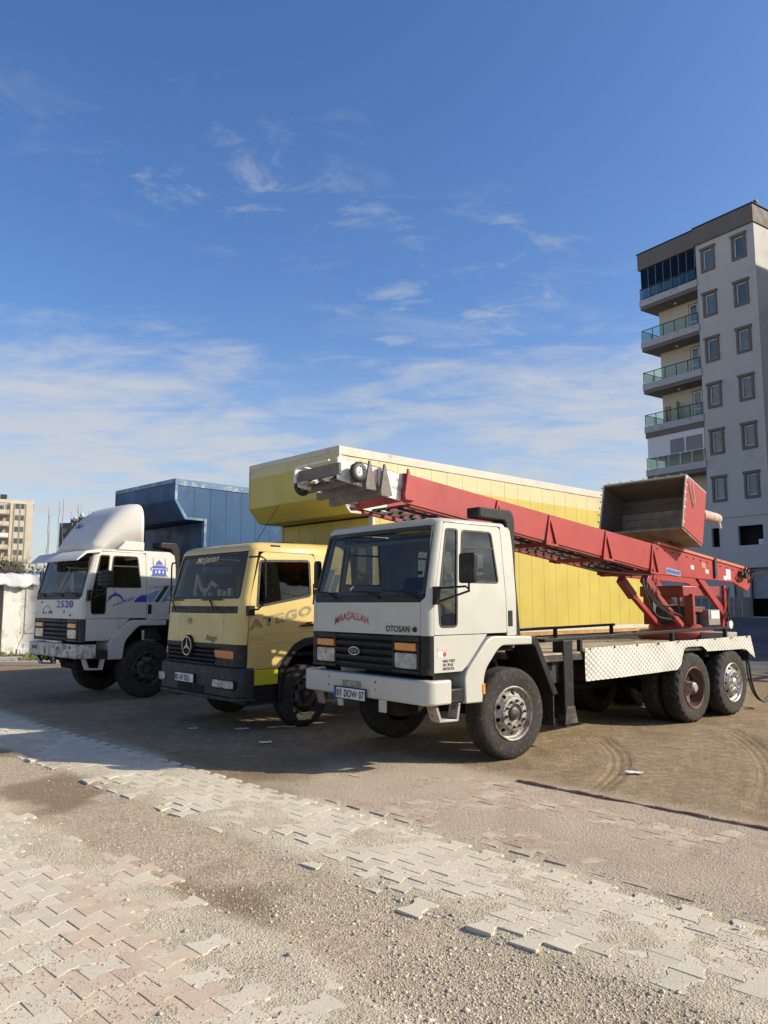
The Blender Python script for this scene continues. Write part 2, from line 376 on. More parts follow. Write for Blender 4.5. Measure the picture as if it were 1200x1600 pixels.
def ground_z(x,y):
    x=np.asarray(x,float); y=np.asarray(y,float)
    U,V,tr,gut,dirt=zones(x,y)
    n1=fbm(x,y,2.2,11)-.5; n2=fbm(x,y,9.,17,3)-.5; n0=fbm(x,y,.55,5)-.5
    z=-.0030+n1*.027+n2*.008
    z=z-tr*(.014+.03*(fbm(x,y,1.1,23)-.35))
    z=z-gut*.012
    band3=smooth01((V-4.9)/.2)*(1-dirt); z=z+band3*.003; near1=1-smooth01((V-2.2)/.5); z=z-near1*.0055
    z=z*(1-dirt)+dirt*(-.004+n0*.05+n1*.03+n2*.010)
    # wheel ruts in the dirt on the right
    for (ax,ay,bx,by,cx_,cy_) in TRACKS:
        t=np.clip((ay-y)/(ay-cy_),0,1); px=(1-t)**2*ax+2*t*(1-t)*bx+t*t*cx_
        dd=np.abs(x-px); m=np.exp(-(dd/.13)**2)*((y>cy_)&(y<ay)); z=z-m*.014*dirt+np.exp(-((dd-.2)/.06)**2)*.006*dirt*((y>cy_)&(y<ay))
    near=1-smooth01((np.hypot(x,y)-16)/8); z=z*near
    ramp=smooth01((y*.56+x*.83-26)/14)*smooth01((x-3)/5); z=z+ramp*.95
    return z
def axis_pts(a,b,step,lo,hi,g=1.22):
    c=list(np.arange(a,b+1e-6,step)); s=step; p=b
    while p<hi: s=min(s*g,60); p+=s; c.append(p)
    s=step; p=a; l=[]
    while p>lo: s=min(s*g,60); p-=s; l.append(p)
    return np.array(l[::-1]+c)
gx=axis_pts(-7.0,6.2,.05,-900,900); gy=axis_pts(2.4,12.6,.05,-60,1500)
GX,GY=np.meshgrid(gx,gy); GZ=ground_z(GX,GY)
def grid_mesh(name,X,Y,Z):
    ny,nx=X.shape; me=bpy.data.meshes.new(name)
    co=np.stack([X,Y,Z],-1).reshape(-1,3).astype(np.float32)
    i=np.arange(ny*nx).reshape(ny,nx); q=np.stack([i[:-1,:-1],i[:-1,1:],i[1:,1:],i[1:,:-1]],-1).reshape(-1,4)
    me.vertices.add(len(co)); me.vertices.foreach_set('co',co.ravel()); me.loops.add(q.size); me.loops.foreach_set('vertex_index',q.ravel().astype(np.int32))
    me.polygons.add(len(q)); me.polygons.foreach_set('loop_start',np.arange(0,q.size,4,dtype=np.int32)); me.polygons.foreach_set('loop_total',np.full(len(q),4,np.int32))
    me.update(calc_edges=True); me.polygons.foreach_set('use_smooth',np.ones(len(q),bool)); return me
gm=grid_mesh('ground',GX,GY,GZ)
U,V,TR,GU,DI=zones(GX,GY)
far=smooth01((GY*.56+GX*.83-17.5)/3)                      # paved street beyond the dirt
damp=smooth01((fbm(GX,GY,.9,31)-.56)/.14)*TR+GU*.8*smooth01((fbm(GX,GY,.7,37)-.32)/.2)
oil=smooth01((fbm(GX,GY,.8,41)-.55)/.12)*DI*.7
TM=np.zeros_like(GX); TU=np.zeros_like(GX); TV=np.zeros_like(GX)
for (ax,ay,bx_,by,cx_,cy_) in TRACKS:
    t=np.clip((ay-GY)/(ay-cy_),0,1); px_=(1-t)**2*ax+2*t*(1-t)*bx_+t*t*cx_; u_=(GX-px_)/.17; m=smooth01((1.15-np.abs(u_))/.3)*smooth01((GY-cy_)/.4)*smooth01((ay-GY)/.4)
    TU=np.where(m>TM,u_,TU); TV=np.where(m>TM,GY,TV); TM=np.maximum(TM,m)
TM*=smooth01((fbm(GX,GY,1.1,71)-.30)/.2)
for nm,arr in (('track',TM),('track_u',TU),('track_v',TV),('redband',smooth01((V-4.85)/.2)*(1-DI)*smooth01((U+7.5)/2)),('gravelly',TR),('damp',np.clip(damp+oil,0,1)),('dirt',DI),('street',far)):
    a=gm.attributes.new(nm,'FLOAT','POINT'); a.data.foreach_set('value',arr.ravel().astype(np.float32))
def ground_mat():
    m=bpy.data.materials.new('ground'); m.use_nodes=True; t=m.node_tree; b=t.nodes['Principled BSDF']
    P=nd(t,'ShaderNodeNewGeometry').outputs['Position']
    at=lambda n:(lambda k:k.outputs['Fac'])(nd(t,'ShaderNodeAttribute',attribute_name=n))
    f1=noise(t,P,2.2,6,.62); f2=noise(t,P,28,6,.7); f3=noise(t,P,.7,4,.5); f4=noise(t,P,120,3,.7)
    base=mixc(t,rng(t,f1,.3,.7),(.50,.43,.31),(.63,.56,.42))
    base=mixc(t,rng(t,f2,.48,.66,0,.55),base,(.68,.61,.47))
    dirt=mixc(t,rng(t,f1,.3,.72),(.28,.20,.11),(.43,.32,.195)); dirt=mixc(t,rng(t,f3,.4,.65,0,.7),dirt,(.35,.275,.19)); dirt=mixc(t,rng(t,f2,.50,.68,0,.5),dirt,(.48,.39,.265))
    f5=noise(t,P,9,6,.68,.4); f6=noise(t,P,4.5,5,.6,1.5)
    dirt=mixc(t,rng(t,f5,.42,.62,.55,0),dirt,(.20,.145,.09)); dirt=mixc(t,rng(t,f6,.56,.70,0,.6),dirt,(.46,.38,.27))
    tw=mth(t,'ADD',mth(t,'SINE',mth(t,'MULTIPLY',at('track_u'),11.)),mth(t,'MULTIPLY',mth(t,'SINE',mth(t,'ADD',mth(t,'MULTIPLY',at('track_v'),95.),mth(t,'MULTIPLY',at('track_u'),3.))),.55))
    tk=mth(t,'MULTIPLY',mth(t,'MULTIPLY',rng(t,tw,-.3,.6),at('track')),rng(t,f5,.36,.56,.15,1.))
    dirt=mixc(t,mth(t,'MULTIPLY',tk,.5),dirt,(.17,.125,.08))
    base=mixc(t,mth(t,'MULTIPLY',at('redband'),rng(t,f1,.3,.6,.25,.8)),base,(.43,.325,.245))
    c=mixc(t,at('dirt'),base,dirt)
    grav=mixc(t,rng(t,f2,.35,.65),(.34,.265,.175),(.56,.465,.335)); c=mixc(t,mth(t,'MULTIPLY',at('gravelly'),.8),c,grav)
    c=mixc(t,mth(t,'MULTIPLY',at('damp'),.75),c,(.20,.145,.085))
    st=mixc(t,rng(t,f3,.3,.7),(.10,.095,.095),(.17,.16,.155)); c=mixc(t,at('street'),c,st)
    c=mixc(t,mth(t,'MULTIPLY',rng(t,f4,.56,.70,0,.6),rng(t,mth(t,'MAXIMUM',at('dirt'),at('gravelly')),0.,1.,.45,1.)),c,(.18,.135,.085))
    t.links.new(c,b.inputs['Base Color']); b.inputs['Roughness'].default_value=.95; b.inputs['Specular IOR Level'].default_value=.2
    vo=nd(t,'ShaderNodeTexVoronoi'); t.links.new(P,vo.inputs['Vector']); vo.inputs['Scale'].default_value=75
    hgt=mth(t,'ADD',mth(t,'ADD',mth(t,'MULTIPLY',f2,.8),mth(t,'ADD',mth(t,'MULTIPLY',mth(t,'MULTIPLY',f5,.9),mth(t,'MAXIMUM',at('dirt'),.25)),mth(t,'MULTIPLY',tk,-.35))),mth(t,'ADD',mth(t,'MULTIPLY',f4,.35),mth(t,'MULTIPLY',vo.outputs['Distance'],-.35)))
    bn=nd(t,'ShaderNodeBump'); t.links.new(hgt,bn.inputs['Height']); bn.inputs['Strength'].default_value=.9; bn.inputs['Distance'].default_value=.03; t.links.new(bn.outputs[0],b.inputs['Normal'])
    MATS['ground']=m
ground_mat()
ground=link('ground',gm,'ground',smooth=0); tag(ground,None,None,kind='structure')
# pavers: waisted interlocking blocks
def paver_mat(name,a,b_,dust):
    m=bpy.data.materials.new(name); m.use_nodes=True; t=m.node_tree; b=t.nodes['Principled BSDF']
    g=nd(t,'ShaderNodeNewGeometry'); P=g.outputs['Position']; oi=nd(t,'ShaderNodeObjectInfo')
    rnd=mth(t,'FRACT',mth(t,'ADD',oi.outputs['Random'],g.outputs['Random Per Island']))
    c=mixc(t,rnd,a,b_); f=noise(t,P,3.2,6,.62); f2=noise(t,P,60,5,.75); f3=noise(t,P,190,2,.6)
    c=mixc(t,rng(t,f,.42,.66,0,dust),c,(.58,.515,.385)); c=mixc(t,rng(t,f2,.54,.70,0,.55),c,(.30,.245,.17)); c=mixc(t,rng(t,f3,.58,.72,0,.4),c,(.68,.62,.49))
    t.links.new(c,b.inputs['Base Color']); b.inputs['Roughness'].default_value=.93; b.inputs['Specular IOR Level'].default_value=.2
    bn=nd(t,'ShaderNodeBump'); t.links.new(mth(t,'ADD',f2,mth(t,'MULTIPLY',f3,.5)),bn.inputs['Height']); bn.inputs['Strength'].default_value=.5; bn.inputs['Distance'].default_value=.008; t.links.new(bn.outputs[0],b.inputs['Normal'])
    MATS[name]=m
paver_mat('paver_grey',(.50,.45,.35),(.61,.555,.44),.85); paver_mat('paver_red',(.49,.375,.285),(.56,.45,.345),.7); paver_mat('paver_brown',(.34,.25,.19),(.43,.33,.25),.7)
PU,PV=.152,.214
def paver_outline(k=.0028):
    e=[(-.107,-.091),(-.072,-.091),(-.030,-.061),(.030,-.061),(.072,-.091),(.107,-.091)]
    p=[(b,a) for a,b in e]; q=[(-b,a) for a,b in e][::-1]
    return inset(p+q,k)
def paver_geo():
    o=paver_outline(); i=inset(o,.0014); n=len(o)
    V=[(x,y,-.055) for x,y in o]+[(x,y,-.0010) for x,y in o]+[(x,y,0) for x,y in i]
    F=[]
    for k in range(2):
        for j in range(n): F.append((k*n+j,k*n+(j+1)%n,(k+1)*n+(j+1)%n,(k+1)*n+j))
    F.append(tuple(range(2*n,3*n))); return V,F
PVV,PVF=paver_geo()
def paver_mesh(mat):
    bm=bmesh.new(); vs=[bm.verts.new(v) for v in PVV]
    for f in PVF: bm.faces.new([vs[i] for i in f])
    bmesh.ops.recalc_face_normals(bm,faces=bm.faces)
    me=bpy.data.meshes.new('paver'); bm.to_mesh(me); bm.free(); me.materials.append(MATS[mat]); return me
PM={k:paver_mesh(k) for k in ('paver_grey','paver_red','paver_brown')}
rp=random.Random(5); pav=[]
for i in range(-100,60):
    for j in range(4,40):
        u=i*PU; v=j*PV+(i%2)*PV/2
        x=(u+v)*Q; y=(v-u)*Q
        if y<2.7 or y>17 or abs(x)>.62*y+1.0: continue
        r=rp.random()
        e1=2.62+.22*(fbm(np.float64(x),np.float64(y),1.6,51)-.5)*2+(.15 if r<.2 else 0); e2=3.72+.20*(fbm(np.float64(x),np.float64(y),1.5,57)-.5)*2
        dz=rp.uniform(-.0032,.0028); tilt=(rp.gauss(0,.007),rp.gauss(0,.007)); rz=rp.gauss(0,.012)
        if v<e1:
            st=(u*.55+v*1.3)%2.1; mat='paver_red' if (st<.95) else 'paver_grey'
            if rp.random()<.06: mat='paver_red' if mat=='paver_grey' else 'paver_grey'
            if v>e1-.25: dz-=.010
        elif e2<v<4.72:
            mat='paver_grey'
            if v<e2+.22:
                if rp.random()<.18: continue
                tilt=(rp.gauss(0,.03),rp.gauss(0,.03)); rz=rp.gauss(0,.05); dz+=rp.uniform(-.016,.003)
        elif 4.93<v<6.74 and u>-6.3+.8*rp.random(): mat='paver_brown'; dz-=.002
        else: continue
        pav.append((x*x+y*y,x,y,dz,tilt,rz,mat))
pav.sort(key=lambda q:q[0])
pavement=empty('pavement'); tag(pavement,None,None,kind='structure')
rest={k:([],[]) for k in PM}
for n,(dist,x,y,dz,tl,rz,mat) in enumerate(pav):
    M=Matrix.Translation((x,y,.0+dz))@Matrix.Rotation(R(-45)+rz,4,'Z')@Matrix.Rotation(tl[0],4,'X')@Matrix.Rotation(tl[1],4,'Y')
    if n<300:
        o=bpy.data.objects.new('paver',PM[mat]); COL.objects.link(o); o.parent=pavement; o.matrix_local=M
    else:
        V_,F_=rest[mat]; k=len(V_); V_+=[tuple(M@Vector(p)) for p in PVV]; F_+=[tuple(a+k for a in f) for f in PVF]
for mat,(V_,F_) in rest.items():
    if not V_: continue
    me=bpy.data.meshes.new('paver_field'); me.from_pydata(V_,[],F_); me.materials.append(MATS[mat]); me.update()
    bm=bmesh.new(); bm.from_mesh(me); bmesh.ops.recalc_face_normals(bm,faces=bm.faces); bm.to_mesh(me); bm.free()
    o=bpy.data.objects.new('paver_field',me); COL.objects.link(o); o.parent=pavement; tag(o,None,None,kind='stuff')
# gravel
ICO=None
def stones(name,pts,rad,mat,seed,flat=.65,octa=False):
    rg=np.random.default_rng(seed); bm=bmesh.new()
    if octa: base=np.array([(1,0,0),(0,1,0),(-1,0,0),(0,-1,0),(0,0,1),(0,0,-1)],float); tri=np.array([(0,1,4),(1,2,4),(2,3,4),(3,0,4),(1,0,5),(2,1,5),(3,2,5),(0,3,5)])
    else:
        bmesh.ops.create_icosphere(bm,subdivisions=1,radius=1); base=np.array([v.co[:] for v in bm.verts]); bm.verts.index_update(); tri=np.array([[v.index for v in f.verts] for f in bm.faces])
    bm.free(); n=len(pts)
    v=base[None]*(1+rg.uniform(-.28,.28,(n,len(base),1)))*rg.uniform(.65,1.3,(n,1,3))
    v[...,2]*=flat; a=rg.uniform(0,6.28,n); ca,sa=np.cos(a)[:,None],np.sin(a)[:,None]
    X=v[...,0]*ca-v[...,1]*sa; Y=v[...,0]*sa+v[...,1]*ca; v=np.stack([X,Y,v[...,2]],-1)*rad[:,None,None]+pts[:,None,:]
    me=bpy.data.meshes.new(name); co=v.reshape(-1,3).astype(np.float32); q=(tri[None]+(np.arange(n)*len(base))[:,None,None]).reshape(-1,3)
    me.vertices.add(len(co)); me.vertices.foreach_set('co',co.ravel()); me.loops.add(q.size); me.loops.foreach_set('vertex_index',q.ravel().astype(np.int32))
    me.polygons.add(len(q)); me.polygons.foreach_set('loop_start',np.arange(0,q.size,3,dtype=np.int32)); me.polygons.foreach_set('loop_total',np.full(len(q),3,np.int32)); me.update(calc_edges=True)
    return link(name,me,mat,smooth=0)
rg=np.random.default_rng(3)
def scatter(n,dens,y0=2.9,y1=11.5):
    y=rg.uniform(y0,y1,n*6)**1.0; x=rg.uniform(-.62,.62,n*6)*(y+1); k=rg.random(n*6)<dens(x,y); x,y=x[k][:n],y[k][:n]; return x,y
def dgrav(x,y):
    U,V,tr,gu,di=zones(x,y); return np.clip(tr*(.18+1.3*smooth01((fbm(x,y,1.0,61)-.42)/.22))*smooth01((U+7)/4)+.05*(V<4.7),0,1)*np.clip(6/y,0,1)**1.2
x,y=scatter(58000,dgrav); r_=np.clip(rg.lognormal(math.log(.0040),.46,len(x)),.0018,.018)
g_=stones('gravel',np.stack([x,y,ground_z(x,y)+r_*.08],-1),r_,'gravel',4); tag(g_,'loose pale gravel strewn along the trench between the paved bands','gravel',kind='stuff')
def dgrit(x,y):
    U,V,tr,gu,di=zones(x,y); return np.clip((.25+.9*smooth01((fbm(x,y,1.4,67)-.45)/.2))*(1-di*.2),0,1)*np.clip(5/y,0,1)**1.3
x,y=scatter(40000,dgrit); r_=np.clip(rg.lognormal(math.log(.0031),.38,len(x)),.0015,.009)
z_=np.maximum(ground_z(x,y),np.where((UV(x,y)[1]<2.6)|(UV(x,y)[1]>3.75),.0005,-1)*1.0)
g2=stones('grit',np.stack([x,y,z_+r_*.2],-1),r_,'grit',9,.7,True); tag(g2,'fine grit scattered over the dusty paving blocks','grit',kind='stuff')
# red kerb edging of the paved band
kerb=empty('kerb'); tag(kerb,None,None,kind='structure')
rk=random.Random(11)
for i in range(22):
    u=-4.85+i*.5
    if u>2.0: break
    mb=MB(False); L=.485; n=5
    for k in range(n):
        pass
    top=[.022+rk.uniform(-.007,.007) for _ in range(6)]
    for k in range(5):
        a,b2=u+k*L/5,u+(k+1)*L/5; hv=rk.uniform(.04,.06)
        P=[]
        for uu,tp in ((a,top[k]),(b2,top[k+1])):
            for vv,z in ((6.80,-.08),(6.80,tp),(6.80+hv,tp*.8),(6.80+hv,-.08)): P.append(((uu+vv)*Q,(vv-uu)*Q,z))
        mb.add(P,[(0,1,5,4),(1,2,6,5),(2,3,7,6)]+([(0,1,2,3)] if k==0 else [])+([(4,5,6,7)] if k==4 else []))
    mb.build('kerb_stone','kerb_red',kerb,smooth=30)
# street kerb and grass strip at the far left
mb=MB(False); mb.bar((-30,20.5,.03),(-6.5,23.6,.03),.14,.22); o=mb.build('kerb_edge','concrete',bevel=.02); tag(o,None,None,kind='structure')
gb=MB(False); rgx=random.Random(8)
for _ in range(6500):
    x=rgx.uniform(-20,-7.5); y=21.85+(x+20)*.131+rgx.uniform(.15,4.6); h=rgx.uniform(.05,.17)
    if rgx.random()<.35 and y>24.4+(x+20)*.131: h*=1.7
    a=rgx.uniform(0,6.28); w_=rgx.uniform(.012,.03); lx,ly=rgx.gauss(0,.05),rgx.gauss(0,.05)
    gb.add([(x-w_*math.cos(a),y-w_*math.sin(a),.0),(x+w_*math.cos(a),y+w_*math.sin(a),0),(x+lx,y+ly,h)],[(0,1,2)])
me=bpy.data.meshes.new('grass'); me.from_pydata(gb.v,[],gb.f); o=link('grass',me,'grass',smooth=0); tag(o,'rough green grass strip at the foot of the white wall','grass',kind='stuff')
mb=MB(False); mb.add([(-26,20.9,.012),(-6,23.6,.012),(-6,29.5,.02),(-26,28,.02)],[(0,1,2,3)]); 
pm('verge',(.15,.13,.065),.95,0,.25,1.2,(.10,.12,.04),.6,3.,.4,30); o=mb.build('verge','verge',smooth=0); tag(o,None,None,kind='structure')
# ------------------------------------------------------------ wheels
def tyre_mesh(r,wd,lug=0,n=96):
    """outer face at side=0, body towards negative side"""
    mb=MB(); ri=r*.575
    pr=[(ri,-.015),(ri+.01,-.002),(r*.70,.006),(r*.82,.010),(r*.90,.004),(r*.955,-.010),(r*.985,-.028),(r,-.05)]
    k=5; gw=.010; w0=-.05; w1=-wd+.05
    for i in range(1,k):
        c=w0+(w1-w0)*i/k; pr+=[(r,c+gw),(r-.011,c+gw*.7),(r-.011,c-gw*.7),(r,c-gw)]
    pr+=[(r,-wd+.05),(r*.985,-wd+.028),(r*.93,-wd+.006),(r*.8,-wd-.006),(r*.68,-wd),(ri,-wd+.01)]
    V=[];F=[];m=len(pr)
    for a,b in pr:
        for j in range(n):
            t=2*math.pi*j/n; rr=a
            if lug and a>r*.95:
                edge=max(0,1-min(abs(b),abs(b+wd))/.085)
                if (j%4<2): rr=a-lug*edge
            V.append((rr*math.cos(t),b,rr*math.sin(t)))
    for i in range(m-1):
        for j in range(n): F.append((i*n+j,i*n+(j+1)%n,(i+1)*n+(j+1)%n,(i+1)*n+j))
    mb.add(V,F); me=mb.mesh('wheel'); return me
def rim_meshes(r,style):
    """front: dished disc standing out; rear: deep inset"""
    ri=r*.60; mb=MB()
    if style=='front':
        pr=[(ri,.004),(ri-.012,.014),(ri-.024,.004),(ri-.034,-.035),(r*.50,-.05)]
        mb.lathe(pr,n=48) if False else None
        V=[];F=[]; n=48
        def ring(pts):
            k=len(mb.v); mb.add([(a*math.cos(2*math.pi*j/n),b,a*math.sin(2*math.pi*j/n)) for a,b in pts for j in range(n)],[(i*n+j,i*n+(j+1)%n,(i+1)*n+(j+1)%n,(i+1)*n+j) for i in range(len(pts)-1) for j in range(n)])
        ring(pr)
        ring([(r*.385,.012),(r*.36,.03),(r*.33,.034),(r*.22,.032),(r*.20,.0),(.0005,-.01)])
        face=(r*.50,-.05,r*.385,.012)
    else:
        n=48
        def ring(pts):
            mb.add([(a*math.cos(2*math.pi*j/n),b,a*math.sin(2*math.pi*j/n)) for a,b in pts for j in range(n)],[(i*n+j,i*n+(j+1)%n,(i+1)*n+(j+1)%n,(i+1)*n+j) for i in range(len(pts)-1) for j in range(n)])
        ring([(ri,.004),(ri-.012,.014),(ri-.026,.0),(ri-.034,-.10),(r*.50,-.15)])
        ring([(r*.40,-.165),(r*.34,-.17),(.0005,-.17)])
        face=(r*.50,-.15,r*.40,-.165)
    rim=mb.mesh('rim')
    # disc ring with hand holes
    r1,b1,r2,b2=face; nh=10; holes=[]
    for h in range(nh):
        c=(h+.5)*2*math.pi/nh; holes.append([(c+.115*math.cos(t),.5+.33*math.sin(t)) for t in [2*math.pi*k/10 for k in range(10)]])
    return rim,(r1,b1,r2,b2,holes)
def hub_mesh(r,style,n=10):
    mb=MB(); o=.034 if style=='front' else -.17
    for k in range(n):
        t=2*math.pi*k/n+.2; c=(r*.285*math.cos(t),o,r*.285*math.sin(t))
        mb.lathe([(.0005,.036),(.011,.036),(.0165,.026),(.0165,0)],c,1,6)
    if style=='front': mb.lathe([(.0005,.048),(.045,.045),(.075,.03),(.085,-.02),(.085,-.06)],(0,0,0),1,20)
    else: mb.lathe([(.0005,.03),(.06,.028),(.085,.005),(.10,-.10),(.105,-.17)],(0,0,0),1,20)
    return mb.mesh('hub')
WH={}
def wheel(parent,d,s,r,wd=.30,style='front',lug=0,rimmat='rim_grey',hubmat='rim_dark',discmat=None,steer=0,side=1,zc=None,tyremat='rubber',nopart=False):
    k=(r,wd,lug)
    if k not in WH: WH[k]=tyre_mesh(r,wd,lug)
    me=WH[k].copy() if WH[k].materials else WH[k]; me.materials.clear()
    me=me.copy(); me.materials.append(MATS[tyremat])
    w_=bpy.data.objects.new('wheel',me); COL.objects.link(w_); w_.parent=parent; sharp(me,30)
    w_.location=(-d,s*side,r if zc is None else zc); w_.rotation_euler=(0,R(random.uniform(0,360)),R(steer)+(0 if side>0 else math.pi))
    if nopart: return w_
    rim,fc=rim_meshes(r,style); link('rim',rim,rimmat,w_)
    r1,b1,r2,b2,holes=fc
    panel('wheel_disc',[(0,0),(2*math.pi,0),(2*math.pi,1),(0,1)],holes,lambda u,v:((r1+(r2-r1)*v)*math.cos(u),b1+(b2-b1)*v,(r1+(r2-r1)*v)*math.sin(u)),discmat or rimmat,w_,(0,1,0),cu=[2*math.pi*i/40 for i in range(1,40)],thick=.008)
    link('hub',hub_mesh(r,style),hubmat,w_)
    mb=MB(); mb.lathe([(.0005,-.10 if style=='front' else -.20),(r*.55,-.10 if style=='front' else -.20)],n=24); mb.build('brake_drum','hole_black',w_)
    return w_
def axle(parent,d,z): MB().tube([(d,-.95,z),(d,.95,z)],.075,10).build('axle','underbody',parent)
# ------------------------------------------------------------ forward-control cab of the white trucks
CB_R=.085
def cF(z): return .06 if z<1.86 else .06+(z-1.86)*.245
def cW(z): return 1.11 if z<1.9 else 1.11-(z-1.9)*.073
def cfront(s,z,off=0.):
    w_=cW(z); ss=s*w_/1.11; a=abs(ss); d=cF(z)+.02*(ss/w_)**2
    if a>w_-CB_R: t=min(a-(w_-CB_R),CB_R); d+=CB_R-math.sqrt(max(CB_R**2-t*t,0))
    return (d-off,ss*(1+off*.0),z)
def cSF(z): return cF(z)+.02+CB_R
CU=[x*sg for sg in (-1,1) for x in (.3,.6,.9,1.025,1.045,1.065,1.08,1.092,1.10,1.106)]+[0]
def cside(sg,off=0.): return lambda d,z:(d,sg*(cW(z)+off),z)
def seat(root,s0,d0=.95):
    t=MB(); t.prism([(d0,1.42),(d0+.5,1.42),(d0+.52,1.62),(d0+.02,1.66)],s0-.26,s0+.26); t.prism([(d0+.44,1.6),(d0+.56,1.6),(d0+.66,2.18),(d0+.55,2.20)],s0-.25,s0+.25); t.prism([(d0+.57,2.22),(d0+.66,2.22),(d0+.68,2.40),(d0+.60,2.40)],s0-.13,s0+.13)
    t.build('seat','seat_fabric',root,.03)
def steering(root,s0,d,z,r=.23):
    t=MB(); pts=[]
    for k in range(25):
        a=2*math.pi*k/24; pts.append((d+r*math.cos(a)*.80,s0+r*math.sin(a),z+r*math.cos(a)*.60))
    t.tube(pts,.016,6,False); t.tube([(d,s0-r,z),(d,s0+r,z)],.014,6); t.tube([(d,s0,z),(d-.22,s0,z-.35)],.03,6)
    t.build('steering_wheel','black_plastic',root)
def cargo_cab(root,paint,length,scuffed=False,trim='black_plastic'):
    """boxy tilt cab: front at 0, door to 1.385, rear at length"""
    L=length; ZT=2.765
    # front: hood panel, corner pillars, cowl, header
    panel('hood_panel',[(-.985,1.48),(.985,1.48),(.985,1.845),(-.985,1.845)],[],cfront,paint,root,(-1,0,0),cu=CU,cv=[1.6,1.72])
    for sg in (-1,1):
        panel('corner_panel',[(sg*.992,1.478),(sg*1.11,1.478),(sg*1.11,ZT),(sg*1.05,ZT),(sg*1.05,1.90),(sg*.992,1.85)],[],cfront,paint,root,(-1,sg,0),cu=CU,cv=[1.6,1.86,1.9,2.1,2.3,2.5])
        panel('corner_guard',[(sg*.992,1.05),(sg*1.11,1.05),(sg*1.11,1.472),(sg*.992,1.472)],[],lambda s,z:cfront(s,z,.004),trim,root,(-1,sg,0),cu=CU)
    panel('header',[(-1.045,2.722),(1.045,2.722),(1.045,ZT),(-1.045,ZT)],[],cfront,paint,root,(-1,0,0),cu=CU)
    ws=rpoly([(-1.045,1.93),(1.045,1.93),(1.045,2.718),(-1.045,2.718)],.05)
    panel('cowl',[(-.99,1.85),(.99,1.85),(1.045,1.94),(-1.045,1.94)],[],lambda s,z:cfront(s,z,-.004),trim,root,(-1,0,0),cu=CU)
    gasket('windshield_seal',ws,.045,lambda s,z:cfront(s,z,.006),'rubber_clean',root,(-1,0,0),cu=CU,cv=[2.1,2.3,2.5])
    panel('windshield',inset(ws,.03),[],lambda s,z:cfront(s,z,-.004),'wind_glass',root,(-1,0,0),cu=CU,cv=[2.1,2.3,2.5],thick=0)
    # sides
    for sg in (1,-1):
        mp_=cside(sg); o=(0,sg,0)
        q=rpoly([(cSF(2.69)+.045,2.695),(.615,2.695),(.545,2.0),(.535,1.565),(cSF(1.6)+.085,1.565),(cSF(1.86)+.065,1.86)],[.04,.04,0,.06,.06,.0])
        dw=rpoly([(.675,2.69),(1.19,2.69),(1.265,2.07),(.59,2.07)],[.05,.06,.05,.05])
        door=rpoly([(cSF(1.485)+.006,1.487),(1.382,1.487),(1.352,2.757),(cSF(2.757)+.006,2.757),(cSF(1.86)+.006,1.86)],[.01,.03,.06,.03,0])
        dr=panel('door',door,[q,dw],mp_,paint,root,o,cv=[1.6,1.75,1.9,2.1,2.3,2.5],cu=[.8,1.0,1.2])
        gasket('window_seal',dw,.022,cside(sg,.006),'rubber_clean',dr,o,cv=[2.1,2.3,2.5]); gasket('window_seal',q,.022,cside(sg,.006),'rubber_clean',dr,o,cv=[1.9,2.1,2.3,2.5])
        gl='side_glass' if not scuffed else 'dark_glass'
        panel('window_pane',inset(dw,.012),[],cside(sg,-.006),gl,dr,o,cv=[2.1,2.3,2.5],thick=0); panel('quarter_pane',inset(q,.012),[],cside(sg,-.006),gl,dr,o,cv=[1.9,2.1,2.3,2.5],thick=0)
        MB().prism([(.655,2.50),(1.20,2.50),(1.203,2.475),(.652,2.475)],sg*(cW(2.5)-.012),sg*(cW(2.5)+.004)).build('window_bar','rubber_clean',dr)
        MB().box(1.41,1.49,sg*1.09,sg*1.118,1.56,1.75).build('door_handle','black_plastic',dr,.008)
        rear=rpoly([(1.392,1.45),(L,1.45),(L,2.56),(L-.03,ZT),(1.36,ZT)],[0,.03,.10,.06,0])
        panel('side_panel',rear,[],mp_,paint,root,o,cv=[1.6,1.9,2.1,2.3,2.5],cu=[1.45,1.6,1.8])
        panel('lower_panel',[(cSF(1.4),1.075),(.60,1.075),(.70,1.14),(1.03,1.478),(cSF(1.4),1.478)],[],mp_,paint,root,o)
    # roof, rear wall, floor
    rr=.05; N=13
    fr=[cfront(-1.11+2.22*k/(N*2),ZT) for k in range(N*2+1)]; w_=cW(ZT)
    outl=[(p[0],p[1]) for p in fr]+[(L-.12,w_),(L-.02,w_-.10),(L-.02,-w_+.10),(L-.12,-w_)]
    cxm=(cF(ZT)+L)/2; mb=MB(); rings=[]
    for k in range(6):
        t=math.pi/2*k/5; ins=rr*(1-math.cos(t)); z=ZT+rr*math.sin(t)*.95
        fx=1-ins/((L-cF(ZT))/2); fy=1-ins/w_
        rings.append([((p[0]-cxm)*fx+cxm,p[1]*fy,z) for p in outl])
    n=len(outl); mb.add([p for r_ in rings for p in r_],[(i*n+j,i*n+(j+1)%n,(i+1)*n+(j+1)%n,(i+1)*n+j) for i in range(5) for j in range(n)]+[tuple(range(5*n,6*n))])
    mb.build('roof',paint,root,smooth=50)
    bw=rpoly([(-.62,2.05),(.62,2.05),(.62,2.55),(-.62,2.55)],.06)
    panel('rear_wall',[(-1.09,1.30),(1.09,1.30),(1.05,2.72),(-1.05,2.72)],[bw],lambda s,z:(L-.02,s,z),paint,root,(1,0,0))
    panel('rear_window',bw,[],lambda s,z:(L-.03,s,z),'side_glass',root,(1,0,0),thick=0)
    MB().box(.2,L-.03,-1.07,1.07,1.27,1.32).box(.2,.24,-1.07,1.07,1.3,1.84).build('cab_floor','underbody',root)
